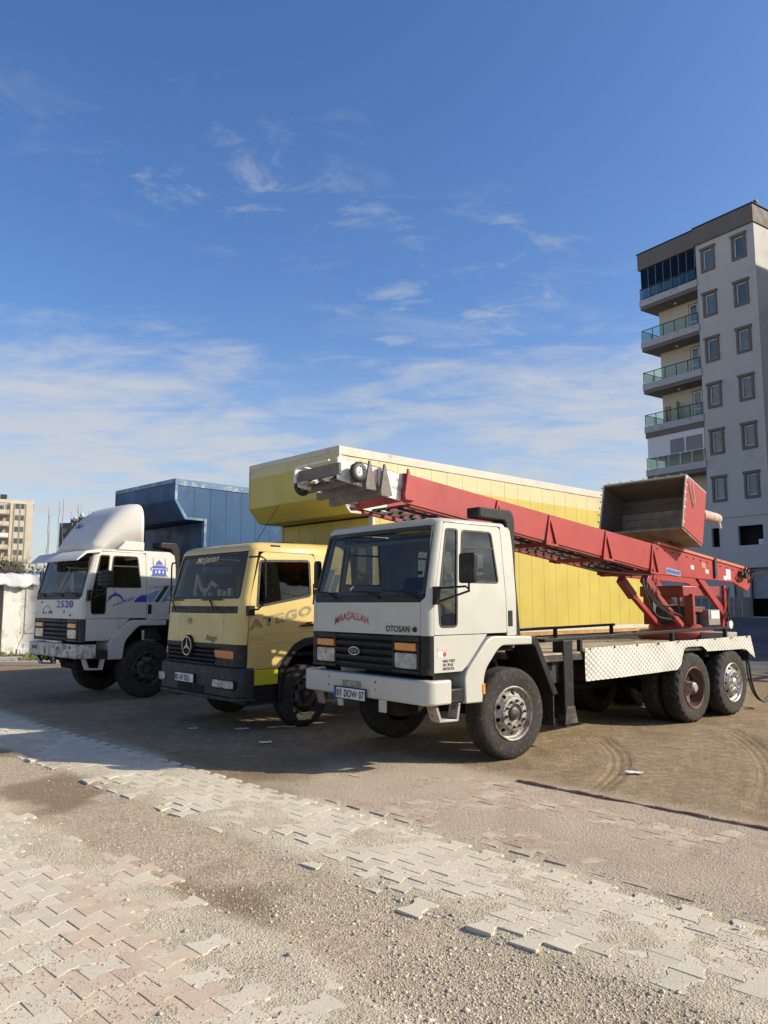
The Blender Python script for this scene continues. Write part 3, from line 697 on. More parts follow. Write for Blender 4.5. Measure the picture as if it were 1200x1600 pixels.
    MB().prism([(.24,1.5),(.24,1.88),(.38,1.91),(.62,1.86),(.66,1.70),(.56,1.5)],-1.06,1.06).build('dashboard','inner_trim',root,.03)
    MB().box(.5,1.4,-.36,.36,1.32,1.62).build('engine_cover','inner_trim',root,.06)
    seat(root,.62); seat(root,-.62); steering(root,.62,.80,1.98)
    MB().prism([(.40,2.60),(.95,2.70),(.95,2.66),(.40,2.55)],-.9,.9).build('headliner','inner_light',root,.02)
    # grille with slats, lamps
    MB().box(.10,.16,-.99,.99,1.05,1.475).build('grille_back','hole_black',root)
    for sg,a,b in ((1,.535,.985),(-1,-.985,-.535)):
        x0,x1=(a,b)
        for (z0,z1) in ((1.405,1.475),(1.052,1.095)): MB().box(.055,.12,x0,x1,z0,z1).build('lamp_surround',trim,root,.008)
        e0=.945 if sg>0 else -.985; MB().box(.055,.12,e0,e0+.04,1.095,1.405).build('lamp_surround',trim,root,.006)
        e0=.535 if sg>0 else -.565; MB().box(.055,.12,e0,e0+.03,1.095,1.405).build('lamp_surround',trim,root,.006)
    for k in range(5):
        z=1.066+k*.083
        MB().prism([(.100,z),(.060,z+.012),(.050,z+.052),(.060,z+.066),(.10,z+.072)],-.53,.53).build('slat',trim,root,.006)
    for sg in (1,-1):
        c=sg*.755; MB().box(.045,.10,c-.175,c+.175,1.305,1.395).build('turn_signal','amber',root,.012)
        lm=MB(); lm.prismd(rpoly([(c-.18,1.105),(c+.18,1.105),(c+.185,1.285),(c-.185,1.285)],.03),.052,.10); lm.build('headlight','lamp_glass',root,.012)
    return root
def bumper(root,mat,d0=0.,half=1.19,z0=.735,z1=1.0,name='bumper'):
    pts=[]
    for k in range(7):
        t=R(15*k); pts.append((d0+.13-.13*math.sin(t)+.0, half-.13+.13*math.cos(t)))
    pl=[(d0+.36,half)]+pts+[(p[0],-p[1]) for p in pts[::-1]]+[(d0+.36,-half),(d0+.36,-half+.05),(d0+.16,-half+.12),(d0+.16,half-.12),(d0+.36,half-.05)]
    return MB().prismz(pl,z0,z1).build(name,mat,root,.025,3)
def fender(root,sg,paint):
    O=[(.615,.715),(.600,1.02),(.69,1.13),(1.02,1.455),(1.80,1.435)]; I=[(1.80,1.335),(1.25,1.34),(1.16,1.29),(.935,1.06),(.89,.71)]
    mb=MB(); prof=rpoly(O+I,[.02,.06,.08,.12,.02,.02,.08,.10,.10,.02]); mb.prism(prof,sg*.62,sg*1.155); mb.build('fender',paint,root,.02,3)
def mirror(root,sg,wrap=False):
    m=MB(); b=sg*1.11
    m.prism([(.145,1.82),(.19,1.82),(.21,2.02),(.165,2.02)],b-.02*sg,b+.07*sg); m.tube([(.18,b+.05*sg,2.0),(.34,sg*1.43,2.02),(.36,sg*1.46,1.99)],.012,6); m.tube([(.18,b+.05*sg,1.85),(.36,sg*1.46,1.97)],.012,6); m.tube([(.36,sg*1.46,1.96),(.36,sg*1.46,2.10)],.012,6)
    o=m.build('mirror_arm','black_plastic',root)
    h=MB(); P=rpoly([(sg*1.335,2.055),(sg*1.565,2.055),(sg*1.575,2.385),(sg*1.34,2.385)],.035); n=len(P)
    if sg<0: P=rpoly([(-1.41,2.03),(-1.30,2.03),(-1.30,2.41),(-1.41,2.41)],.05)
    h.prismd(P,.315,.39)
    h.build('mirror_head','black_plastic',root,.025,3)
    if wrap:
        for k in range(4): MB().lathe([(.13,0),(.136,.03),(.13,.06)],(.35,sg*1.455,2.10+k*.07),2,14).build('mirror_wrap','rubber_clean',root)
def wipers(root,z=1.90):
    for s0,s1 in ((-.55,-.98),(.30,-.25),(.95,.35)):
        w_=MB(); w_.tube([(.058,s0,z-.005),(.075,(s0+s1)/2,z+.075)],.011,5); w_.tube([(.07,s0-.02,z+.055),(.085,s1,z+.082)],.010,5); w_.build('wiper','black_plastic',root)
def step(root,sg,mat='black_plastic'):
    MB().box(.17,.60,sg*.80,sg*1.14,.73,.895).build('step_box',mat,root,.02)
    m=MB(); m.prism([(.15,.745),(.19,.745),(.255,.575),(.49,.555),(.52,.73),(.555,.73),(.52,.53),(.225,.54)],sg*.98,sg*1.13); m.build('step','rim_grey' if mat=='black_plastic' else 'grey_white_paint',root,.008)
def place(root,x,y,a,z=0):
    root.location=(x,y,z); root.rotation_euler=(0,0,math.atan2(-math.cos(a),-math.sin(a)))
# ------------------------------------------------------------ white flatbed truck
T1=empty('flatbed_truck'); place(T1,-.296,9.279,.865)
tag(T1,'white cab flatbed truck with silver side panel, carrying the red lift','truck')
cargo_cab(T1,'white_paint',1.56)
bumper(T1,'white_paint'); fender(T1,1,'white_paint'); fender(T1,-1,'white_paint'); mirror(T1,1); mirror(T1,-1); wipers(T1); step(T1,1); step(T1,-1)
# bumper furniture
MB().box(-.012,.02,-.31,.03,.842,.915).build('tow_recess','inner_light',T1); MB().box(-.016,.0,-.22,-.05,.85,.908).build('tow_bracket','rim_grey',T1,.004)
for s_ in (-.60,.30):
    for z_ in (.93,.84): MB().lathe([(.0005,-.008),(.014,-.006),(.018,.004)],(.0,s_,z_),0,8).build('bolt','rim_grey',T1)
MB().box(.0,.03,.36,.475,.60,.74).build('tow_tab','white_paint',T1,.006); MB().box(.0,.03,-.42,-.33,.60,.70).build('tow_tab','white_paint',T1,.006)
def plate(root,s0,s1,z0,z1,d,body,tilt=0,blue=True):
    p=MB().box(d-.004,d+.008,s0-.012,s1+.012,z0-.012,z1+.012).build('number_plate','black_plastic',root)
    MB().box(d-.010,d-.002,s0,s1,z0,z1).build('plate_face','plate_white',p)
    x0=s0+.01
    if blue: MB().box(d-.014,d-.004,s0,s0+.05,z0,z1).build('plate_band','blue_print',p); x0=s0+.065
    h=z1-z0
    return text('plate_lettering',body,h*1.02,lambda x,y:(d-.0165,x0+x,z0+h*.14+y),'black_print',p,bold=.0012,sx=(s1-x0-.01)/(h*1.02)/(len(body)*.56))
plate(T1,-.44,.15,.705,.825,-.03,'01 DDW 07')
# lettering on the hood
def arcmap(s0,z0,hw,rise,d):
    def f(x,y):
        t=(x)/hw-1
        return (cF(1.6)-d,s0+x-.06*t*y*3,z0+y+rise*(1-t*t))
    return f
text('lettering','MAAŞALLAH',.128,arcmap(-.575,1.565,.355,.075,.004),'red_print',T1,bold=.0006,sx=.90,spacing=1.04)
text('lettering','OTOSAN',.098,lambda x,y:(cF(1.6)-.002,.415+x,1.512+y),'black_print',T1,bold=.0018,sx=1.0,spacing=1.03)
MB().lathe([(.0005,-.012),(.024,-.012),(.030,.01)],(.06,.905,1.545),0,14).build('hood_lock','black_plastic',T1)
em=MB(); em.lathe([(1,0),(1,-.014),(.0005,-.014)],(0,0,0),0,28); em.v=[(d+.05,s*.105-.15,z*.052+1.265) for d,s,z in em.v]; e_=em.build('emblem','chrome',T1)
em=MB(); em.lathe([(1,0),(1,-.004),(.0005,-.004)],(0,0,0),0,28); em.v=[(d+.035,s*.09-.15,z*.040+1.265) for d,s,z in em.v]; em.build('emblem_field','grey_plastic',e_)
text('emblem_lettering','Ford',.055,lambda x,y:(.029,-.205+x,1.25+y),'chrome',e_,shear=.35)
# door glass stickers and side lettering
MB().box(.35,.46,1.088,1.094,1.72,1.84).build('sticker','paper',T1); MB().box(.27,.315,1.088,1.094,1.69,1.80).build('sticker','paper',T1)
em=MB(); em.lathe([(1,0),(1,.004),(.0005,.004)],(0,0,0),1,20); em.v=[(d*.075+.395,s+1.092,z*.05+1.645) for d,s,z in em.v]; em.build('sticker','blue_print',T1)
sd=lambda d0,z0:(lambda x,y:(d0+x,1.1135,z0+y))
MB().box(.215,.385,1.112,1.1135,1.315,1.355).build('sticker','sticker_pink',T1); MB().box(.215,.29,1.112,1.1135,1.245,1.305).build('sticker','plate_white',T1)
text('lettering','G',.055,sd(.305,1.255),'red_print',T1,bold=.004)
for k,b in enumerate(('NAK TURT','331 70 62','ANTALYA')): text('lettering',b,.042,sd(.295,1.185-k*.042),'black_print',T1,bold=.001,sx=.95)
for s_,z0,z1,m_ in ((-.93,1.98,2.27,'paper'),(-.78,1.98,2.2,'paper')):
    panel('paper_sheet',[(s_,z0),(s_+.13,z0),(s_+.16,z1),(s_+.03,z1)],[],lambda s,z:cfront(s,z,-.03),m_,T1,(-1,0,0),thick=.002)
MB().box(.884,.93,1.153,1.162,.80,.92).build('side_marker','amber',T1,.004)
# snorkel intake behind the cab
m=MB(); m.prism(rpoly([(1.60,1.42),(1.80,1.42),(1.72,2.2),(1.72,2.90),(1.66,3.0),(1.08,3.0),(1.08,2.87),(1.56,2.86),(1.59,2.4)],[.02,.02,.1,.1,.08,.02,.02,.06,.1]),.76,.98); m.build('intake_duct','black_plastic',T1,.025,3)
for k in range(9): MB().box(1.072,1.082,.77,.97,2.878+k*.0135,2.886+k*.0135).build('intake_slat','grey_plastic',T1)
# chassis
MB().box(.3,7.7,.34,.46,.72,.98).box(.3,7.7,-.46,-.34,.72,.98).build('chassis_rail','underbody',T1)
MB().box(.35,1.6,-.34,.34,.50,1.25).build('engine','underbody',T1,.05)
MB().tube([(1.5,.1,.62),(5.6,.0,.56)],.06,8).build('drive_shaft','underbody',T1)
for d_ in (2.2,3.4,4.6,6.3,7.5): MB().box(d_,d_+.12,-1.05,1.05,.98,1.10).build('cross_member','underbody',T1)
MB().prism([(1.80,1.435),(1.90,1.43),(2.30,.70),(2.20,.68),(1.86,1.30),(1.80,1.335)],.62,1.15).build('mudguard','black_plastic',T1,.012)
MB().prism([(1.80,1.435),(1.90,1.43),(2.30,.70),(2.20,.68),(1.86,1.30),(1.80,1.335)],-1.15,-.62).build('mudguard','black_plastic',T1,.012)
MB().box(2.20,2.225,.64,1.14,.31,.72).build('mud_flap','rubber',T1,.004); MB().box(2.20,2.225,-1.14,-.64,.31,.72).build('mud_flap','rubber',T1,.004)
m=MB(); m.lathe([(.0005,-.10),(.16,-.10),(.17,-.08),(.17,.08),(.16,.10),(.0005,.10)],(2.38,.95,.98),1,16); m.build('air_tank','grey_plastic',T1)
for sg in (1,-1):
    MB().box(2.46,2.66,sg*.95,sg*1.13,.36,1.36).build('stabilizer_leg','black_plastic',T1,.012); MB().box(2.50,2.62,sg*.98,sg*1.10,.26,.5).build('stabilizer_foot','dark_steel',T1,.008); MB().prism([(2.44,.30),(2.72,.30),(2.66,.52),(2.48,.52)],sg*1.0,sg*1.14).build('stabilizer_shoe','dark_steel',T1,.008)
# load bed
MB().box(2.05,7.70,-1.12,1.12,1.10,1.175).build('bed_frame','dark_steel',T1)
for k in range(11): MB().box(2.06+k*.513,2.06+k*.513+.505,-1.11,1.11,1.177,1.20+random.uniform(0,.006)).build('deck_board','deck_wood',T1,.004)
sk=[(2.89,1.245),(2.90,.815),(5.22,.835),(5.34,.90),(5.47,1.13),(5.55,1.165),(5.98,1.165),(6.06,1.14),(6.18,1.075),(7.45,1.065),(7.56,1.04),(7.83,.895),(7.73,1.28),(5.3,1.265)]
rs=random.Random(4)
def skirtmap(d,z): return (d,1.152+.008*math.sin(d*2.3)+.006*math.sin(d*7.1+z*9)+(.03*(1.2-z) if z<1.15 else 0)*math.sin(d*1.7+.6),z)
panel('side_skirt',sk,[],skirtmap,'checker_alu',T1,(0,1,0),cu=[2.9+.2*k for k in range(1,25)],cv=[.9,1.0,1.1,1.2],thick=.004)
panel('side_skirt',sk,[],lambda d,z:(d,-1.152,z),'checker_alu',T1,(0,-1,0),thick=.004)
for k in range(9): MB().lathe([(.0005,.014),(.012,.012),(.016,0)],(3.0+k*.57,1.158,1.235+.004*k),1,8).build('rivet','dark_steel',T1)
for sg in (1,-1):
    s_=sg*1.085
    MB().bar((2.10,s_,1.365),(7.02,s_,1.435),.055,.045).build('bed_rail','black_plastic',T1,.006)
    for d_ in (2.87,5.22,6.93): MB().bar((d_,s_,1.17),(d_,s_,1.365+(d_-2.1)*.0142),.06,.05).build('rail_post','black_plastic',T1,.004)
MB().bar((2.10,-1.085,1.365),(2.10,1.085,1.365),.05,.045).build('bed_rail','black_plastic',T1,.006)
MB().box(7.05,7.55,.45,1.0,1.20,1.34).build('deck_block','concrete',T1,.01)
# wheels
wheel(T1,1.44,1.135,.535,.29,'front',0,'rim_grey','rim_dark',steer=-5); wheel(T1,1.44,1.135,.535,.29,'front',0,'rim_grey',side=-1,steer=-5)
for d_,rm,st,hb,dm in ((5.72,'rim_red','rear','rim_grey','rim_dark'),(7.0,'chrome','front','chrome','rim_grey')):
    wheel(T1,d_,1.145,.535,.28,st,.03,rm,hb,dm); wheel(T1,d_,.80,.535,.28,'rear',.03,nopart=True)
    wheel(T1,d_,1.145,.535,.28,'rear',.03,'rim_dark',side=-1); wheel(T1,d_,.80,.535,.28,'rear',.03,nopart=True,side=-1)
for d_ in (1.44,5.72,7.0): axle(T1,d_,.52)
MB().tube([(1.25,.82,1.30),(1.5,.80,1.12),(1.62,.75,.95)],.035,8).build('shock_absorber','grey_plastic',T1)
# ------------------------------------------------------------ red furniture lift
LF=empty('furniture_lift'); place(LF,-.296,9.279,.865)
tag(LF,'red telescopic ladder lift with tilted wooden tray on the flatbed truck','lift')
sl_=-.1045
def bz(d,z0=3.42): return z0+sl_*d           # top line of the boom
def side_plate(name,d0,d1,h0,h1,s,mat,top=0.,th=.02,lip=.05):
    m=MB(); m.prism([(d0,bz(d0)+top),(d1,bz(d1)+top),(d1,bz(d1)+top-h1),(d0,bz(d0)+top-h0)],s-th/2,s+th/2)
    sg=1 if s>0 else -1
    m.prism([(d0,bz(d0)+top),(d1,bz(d1)+top),(d1,bz(d1)+top-.02),(d0,bz(d0)+top-.02)],s,s-sg*lip) if lip else None
    return m.build(name,mat,LF,.004)
for sg in (1,-1):
    side_plate('boom_side',.30,5.86,.36,.44,sg*.47,'red_paint',0,.03)
    side_plate('inner_boom_side',-.06,.80,.32,.34,sg*.43,'boom_white',-.01,.025)
    side_plate('inner_boom_side',-.64,.40,.26,.30,sg*.39,'boom_white',.0,.022)
    m=MB(); m.prism([(5.80,bz(5.80)+.0),(9.32,bz(9.32)+.02),(9.30,bz(9.3)-.30),(9.16,bz(9.16)-.40),(8.6,bz(8.6)-.30),(7.2,bz(7.2)-.40),(5.80,bz(5.8)-.50)],sg*.44,sg*.485); m.build('base_beam','red_paint',LF,.008)
    m=MB(); m.bar((5.95,sg*.46,bz(5.95)+.035),(9.25,sg*.46,bz(9.25)+.035),.09,.05); m.build('guide_rail','red_faded',LF,.006)
    m=MB(); m.bar((.4,sg*.44,bz(.4)-.375),(5.85,sg*.44,bz(5.85)-.455),.06,.03); m.build('boom_flange','red_shaded',LF,.004)
# ladder rungs under the boom
for k in range(27):
    d_=.55+k*.2; MB().box(d_,d_+.035,-.44,.44,bz(d_)-.33-(d_*.012),bz(d_)-.30-(d_*.012)).build('rung','alu_rung' if k%3 else 'dark_steel',LF)
for s_ in (-.30,-.1,.12,.31): MB().bar((.5,s_,bz(.5)-.35),(5.8,s_,bz(5.8)-.43),.025,.035).build('ladder_rail','dark_steel',LF)
# triangular stiffening frames
def frame(d,h=.34,mat='red_paint',low=.14,halfw=.54,crossmat=None,bot=.40):
    zt=bz(d)+.0; zb=bz(d)-bot
    f=None
    for sg in (1,-1):
        m=MB(); b=sg*.487
        m.bar((d+.02,b,zt-.02),(d-.09,b+.012*sg,zb+.02),.035,.035,(0,1,0)); m.bar((d+.02,b,zt-.02),(d+.16,b+.012*sg,zb),.035,.035,(0,1,0)); m.bar((d-.10,b+.012*sg,zb+.02),(d+.17,b+.012*sg,zb),.035,.035,(0,1,0))
        f=m.build('frame_triangle',mat,LF,.004)
    P=rpoly([(-halfw,zb-low*.25),(halfw,zb-low*.25),(halfw,zb+low*.75),(-halfw,zb+low*.75)],[.05,.02,.02,.05])
    MB().prismd(P,d-.02,d+.02).build('frame_plate',crossmat or mat,LF,.004)
for d_ in (1.95,3.06,4.45): frame(d_,low=.07,bot=.41+d_*.012,crossmat='red_shaded',halfw=.50)
frame(5.78,low=.10,bot=.5,crossmat='red_shaded',halfw=.52)
def end_frame(d,mat,ztop,zbot,halfw,low,plate_mat,tri):
    for sg in (1,-1):
        s_=sg*(halfw+.012)
        m=MB(); m.prism([(d-.006,ztop+.05),(d+.010,ztop+.05),(d+tri,zbot),(d+tri-.05,zbot-.01),(d-.05,zbot-.01),(d-.06,zbot+.05)],s_-.014,s_+.014); m.build('end_gusset',mat,LF,.003)
    P=rpoly([(-halfw-.06,zbot-.05),(halfw,zbot-.02),(halfw,zbot+low),(-halfw-.06,zbot+low-.02)],[.07,.03,.01,.03])
    MB().prismd(P,d-.055,d-.02).build('end_plate',plate_mat,LF,.004)
end_frame(.33,'red_paint',3.39,3.07,.50,.10,'red_paint',.12)
end_frame(-.02,'boom_grey_shaded',3.41,3.09,.47,.10,'boom_grey_shaded',.12)
end_frame(-.23,'boom_grey_shaded',3.43,3.15,.45,.10,'boom_grey_shaded',.10)
end_frame(-.40,'boom_grey_shaded',3.40,3.22,.43,.09,'boom_grey_shaded',.08)
MB().box(-.20,-.16,.445,.475,3.17,3.36).build('hook_plate','red_paint',LF,.004); MB().box(-.02,.02,.445,.47,3.15,3.38).build('hook_plate','red_paint',LF,.004)
MB().box(-.64,-.60,-.42,.42,3.28,3.42).box(-.60,-.25,-.05,.05,3.26,3.33).build('head_cross','boom_grey_shaded',LF,.006)
m=MB(); m.box(-.70,-.67,-.40,-.37,3.27,3.46).box(-.70,-.67,-.40,.30,3.44,3.465).box(-.69,-.30,-.40,-.38,3.36,3.46); m.build('head_bracket','boom_white',LF,.004)
MB().box(-.66,-.30,-.35,-.15,3.25,3.28).box(-.60,-.3,.1,.2,3.24,3.27).build('head_rung','alu_rung',LF)
for sg in (1,-1):
    t=MB(); cc=(-.42 if sg>0 else -.50,sg*.50,3.315 if sg>0 else 3.26); n=30
    t.lathe([(.060,-.03),(.085,-.034),(.112,-.02),(.118,0),(.112,.02),(.085,.034),(.060,.03)],cc,1,n,True); w_=t.build('roller_wheel','rubber_clean',LF,smooth=50)
    t=MB(); t.lathe([(.062,.022),(.045,.026),(.02,.012),(.0005,.03)],cc,1,20); t.lathe([(.062,-.022),(.045,-.026),(.02,-.012),(.0005,-.03)],cc,1,20); t.build('roller_rim','chrome',w_)
    MB().tube([(cc[0],0,cc[2]),(cc[0],sg*.50,cc[2])],.018,8).build('roller_axle','dark_steel',LF)
# turret, legs, rams
m=MB(); m.lathe([(.0005,1.21),(.64,1.21),(.66,1.26),(.66,1.32),(.62,1.36),(.0005,1.36)],(7.3,0,0),2,40); m.build('turntable','red_shaded',LF)
m=MB(); m.lathe([(.46,1.36),(.46,1.43),(.42,1.46),(.0005,1.46)],(7.3,0,0),2,36); m.build('slew_ring','red_shaded',LF)
for sg in (1,-1):
    sR=.42 if sg>0 else -.02
    m=MB(); m.bar((6.75,sR,1.45),(5.95,sR,1.98),.085,.085); m.build('lift_ram','red_paint',LF,.01)
    m=MB(); m.bar((5.98,sR,1.95),(5.62,sR,2.24),.13,.13); m.build('ram_cylinder','red_shaded',LF,.012)
    m=MB(); m.bar((7.35,sg*.44,2.30),(8.28,sg*.44,1.62),.13,.06,(0,1,0)); m.bar((8.28,sg*.44,1.66),(8.16,sg*.44,1.38),.10,.06,(0,1,0)); m.build('support_leg','red_paint',LF,.008)
    m=MB(); m.bar((8.30,sg*.44,2.16),(8.28,sg*.44,1.36),.085,.06,(0,1,0)); m.build('support_post','red_paint',LF,.006)
    m=MB(); m.bar((7.1,sg*.40,2.0),(7.1,sg*.40,1.45),.16,.08); m.build('turret_post','red_shaded',LF,.008)
MB().box(6.85,8.2,-.42,.42,1.95,2.14).build('turret_head','red_shaded',LF,.02)
MB().bar((7.1,-.42,1.62),(8.3,-.42,1.62),.07).bar((7.1,.40,1.72),(8.25,.40,1.66),.05).build('turret_brace','red_shaded',LF)
MB().box(7.15,7.75,-.30,.36,1.42,1.78).build('hydraulic_tank','dark_steel',LF,.03)
MB().box(7.52,7.95,.28,.52,1.44,1.72).build('control_box','inner_light',LF,.015); MB().box(7.60,7.90,.522,.53,1.56,1.70).build('control_panel','plate_white',LF)
m=MB(); m.lathe([(.0005,-.03),(.06,-.028),(.075,.02),(.0005,.03)],(8.1,.62,1.45),1,16); m.build('work_lamp','boom_white',LF)
# hoses
rh=random.Random(2)
for k in range(5):
    z0=2.28-rh.random()*.05; m=MB(); p=[(5.55+.1*k,.45,z0),(5.5+.09*k,.50,1.95+rh.uniform(-.1,.1)),(5.75+.1*k,.52,1.75+rh.uniform(-.1,.1)),(6.3+.1*k,.45,1.70+rh.uniform(-.15,.1)),(6.9,.30,1.55)]
    q=[]
    for i in range(17):
        t=i/16*(len(p)-1); a=int(min(t,len(p)-2)); f=t-a; P0,P1,P2,P3=[Vector(p[max(0,min(len(p)-1,a+j))]) for j in (-1,0,1,2)]
        q.append(.5*((2*P1)+(-P0+P2)*f+(2*P0-5*P1+4*P2-P3)*f*f+(-P0+3*P1-3*P2+P3)*f**3))
    m.tube(q,.013,6); m.build('hose','rubber_clean',LF)
for k in range(4):
    m=MB(); q=[(8.32+.08*math.sin(i*.5+k),.48+.015*k,2.12-.8*i/9) for i in range(10)]; m.tube(q,.011,6); m.build('hose','rubber_clean',LF)
# winch gear at the tail
m=MB()
for k in range(8): a=rh.uniform(8.75,9.25); m.tube([(a,.50,bz(a)-.18+rh.uniform(-.08,.14)),(a+rh.uniform(-.12,.12),.56,bz(a)-.1+rh.uniform(-.12,.16))],.018,6)
m.lathe([(.0005,.0),(.05,.0),(.06,.03),(.05,.07),(.0005,.07)],(9.02,.49,bz(9.0)-.12),1,14); m.lathe([(.0005,.0),(.04,.0),(.04,.07),(.0005,.07)],(8.85,.49,bz(8.85)-.10),1,12); m.build('winch_gear','dark_steel',LF)
m=MB(); m.box(7.85,7.93,.485,.52,bz(7.9)-.30,bz(7.9)+.06); m.build('cable_guide','dark_steel',LF)
# decals
def bside(d0,z0,dd,hh): return [(d0,z0),(d0+dd,z0+sl_*dd),(d0+dd,z0+sl_*dd+hh),(d0,z0+hh)]
for d0,z0,dd,hh,mt in ((6.20,2.335,.47,.10,'pale_blue_print'),(7.03,2.43,.11,.07,'plate_white'),(7.55,2.37,.12,.07,'plate_white'),(7.42,2.46,.14,.10,'orange_wood'),(8.32,2.28,.18,.19,'plate_white'),(8.22,2.27,.13,.07,'plate_white')):
    panel('decal',bside(d0,z0,dd,hh),[],lambda d,z:(d,.489,z),mt,LF,(0,1,0),thick=.002)
for k in range(9): MB().prism(bside(6.225+k*.048,2.358-k*.048*.1045,.030,.055 if k%3 else .04),.4905,.4925).build('decal_lettering','blue_print',LF)
# tilted tray
A=Vector((6.42,3.99)); B=Vector((6.22,3.10)); C_=Vector((6.86,2.82)); D_=Vector((7.08,3.74))
tray=MB(); 
def tp(u,v): # u 0 front..1 rear, v 0 bottom..1 top
    return (B*(1-u)+C_*u)*(1-v)+(A*(1-u)+D_*u)*v
def traybox(u0,u1,v0,v1,s0,s1):
    return [tuple(tp(u0,v0)),tuple(tp(u1,v0)),tuple(tp(u1,v1)),tuple(tp(u0,v1))]
MB().prism(traybox(0,1,0,1,0,0),.785,.81).build('tray_side','red_paint',LF,.003); MB().prism(traybox(0,1,0,1,0,0),-.81,-.785).build('tray_side','tray_dark',LF,.003)
MB().prism(traybox(0.02,.98,.02,.98,0,0),.778,.7845).build('tray_lining','tray_dark',LF)
for k in range(7):
    MB().prism(traybox(.955,.985,.0+k/7,(k+.97)/7,0,0),-.782,.775).build('tray_plank','tray_wood' if k<5 else 'tray_dark',LF,.004)
MB().prism(traybox(.99,1.02,0,1,0,0),-.80,.80).build('tray_back','red_shaded',LF); MB().prism(traybox(.02,.985,.965,.995,0,0),-.784,.784).build('tray_lid','tray_dark',LF)
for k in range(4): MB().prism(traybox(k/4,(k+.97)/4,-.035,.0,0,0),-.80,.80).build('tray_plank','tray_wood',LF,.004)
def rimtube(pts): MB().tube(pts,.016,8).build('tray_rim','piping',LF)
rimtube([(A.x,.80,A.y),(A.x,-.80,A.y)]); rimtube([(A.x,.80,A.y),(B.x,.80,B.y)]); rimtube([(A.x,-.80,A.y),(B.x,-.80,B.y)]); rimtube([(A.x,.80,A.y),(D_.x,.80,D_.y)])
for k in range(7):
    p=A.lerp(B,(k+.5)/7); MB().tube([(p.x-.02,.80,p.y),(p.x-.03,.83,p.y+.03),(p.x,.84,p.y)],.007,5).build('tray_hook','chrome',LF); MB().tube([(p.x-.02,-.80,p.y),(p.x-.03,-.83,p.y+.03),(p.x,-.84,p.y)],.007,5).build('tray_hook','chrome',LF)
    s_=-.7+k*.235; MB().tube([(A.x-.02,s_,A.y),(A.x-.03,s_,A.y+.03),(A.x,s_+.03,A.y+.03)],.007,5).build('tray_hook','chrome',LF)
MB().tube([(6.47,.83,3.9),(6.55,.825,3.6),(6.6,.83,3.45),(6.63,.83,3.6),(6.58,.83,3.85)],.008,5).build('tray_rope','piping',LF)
MB().bar((6.6,.35,2.92),(6.95,.35,2.72),.06).bar((6.6,-.35,2.92),(6.95,-.35,2.72),.06).build('tray_bracket','red_shaded',LF)
m=MB(); m.lathe([(.0005,.0),(.085,.0),(.095,.06),(.093,.45),(.085,.54),(.05,.57),(.0005,.57)],(0,0,0),0,16); m.v=[(d*1.1+7.08,s+.70,z+3.36+.02*math.sin(d*9)) for d,s,z in m.v]; m.build('padding_roll','mattress',LF,smooth=50)
MB().tube([(7.64,.70,3.33),(7.68,.73,3.25),(7.70,.73,3.17)],.022,6,True,.03).build('padding_tail','litter_white',LF)

# bolts and wire ropes along the boom
for k in range(14):
    d_=5.95+k*.24; MB().lathe([(.0005,.016),(.010,.016),(.013,0)],(d_,.486,bz(d_)-.06),1,6).build('bolt','dark_steel',LF)
for s_,o_ in ((.36,.012),(.30,.02)):
    MB().tube([(d_,s_,bz(d_)+o_-.03*math.sin(math.pi*(d_-.4)/9)) for d_ in np.linspace(-.3,9.0,20)],.006,5).build('wire_rope','dark_steel',LF)
MB().tube([(d_,.50,bz(d_)-.52-.14*math.sin(math.pi*(d_-1.6)/4.2)) for d_ in np.linspace(1.6,5.8,20)],.007,5).build('cable','rubber_clean',LF)
MB().tube([(9.1,.5,bz(9.1)-.1),(9.8,.6,bz(9.1)-.02)],.008,5).build('cable','rubber_clean',LF)
# ------------------------------------------------------------ yellow box truck
T2=empty('yellow_box_truck'); place(T2,-2.86,11.78,.825)
tag(T2,'yellow box truck with rounded yellow cab and tall yellow cargo body','truck')
AR=.13; AWH=1.14; AZT=2.60
def aF(z):
    if z<1.24: return .06
    if z<1.90: return .06+(z-1.24)*.06
    return .10+(z-1.90)*.24
def aW(z): return AWH if z<1.8 else AWH-(z-1.8)*.075
def afront(s,z,off=0.):
    w_=aW(z); ss=s*w_/AWH; a=abs(ss); d=aF(z)+.03*(ss/w_)**2
    if a>w_-AR: t=min(a-(w_-AR),AR); d+=AR*.75*(1-math.sqrt(max(1-(t/AR)**2,0)))
    return (d-off,ss,z)
def aSF(z): return aF(z)+.03+AR*.75
AU=[x*sg for sg in (-1,1) for x in (.3,.5,.7,.85,.93,.98,1.02,1.05,1.08,1.10,1.115,1.125,1.133)]+[0]
def asd(sg,off=0.): return lambda d,z:(d,sg*(aW(z)+off),z)
af=lambda o:(lambda s,z:afront(s,z,o))
Y='yellow_cab'
panel('hood_panel',[(-.655,1.245),(.655,1.245),(.655,1.685),(-.655,1.685)],[],afront,Y,T2,(-1,0,0),cu=AU,cv=[1.4,1.55])
for sg in (-1,1):
    panel('corner_panel',[(sg*.662,1.245),(sg*1.14,1.245),(sg*1.14,1.90),(sg*1.0,1.90),(sg*1.0,1.69),(sg*.662,1.685)],[],afront,Y,T2,(-1,sg,0),cu=AU,cv=[1.4,1.55,1.69,1.8])
    panel('pillar',[(sg*1.0,1.90),(sg*1.14,1.90),(sg*1.14,AZT),(sg*1.03,AZT)],[],afront,Y,T2,(-1,sg,0),cu=AU,cv=[2.0,2.2,2.4])
panel('cowl',[(-1.0,1.69),(1.0,1.69),(1.0,1.79),(-1.0,1.79)],[],af(-.006),'black_plastic',T2,(-1,0,0),cu=AU)
panel('wiper_panel',[(-1.0,1.792),(1.0,1.792),(1.0,1.90),(-1.0,1.90)],[],afront,Y,T2,(-1,0,0),cu=AU)
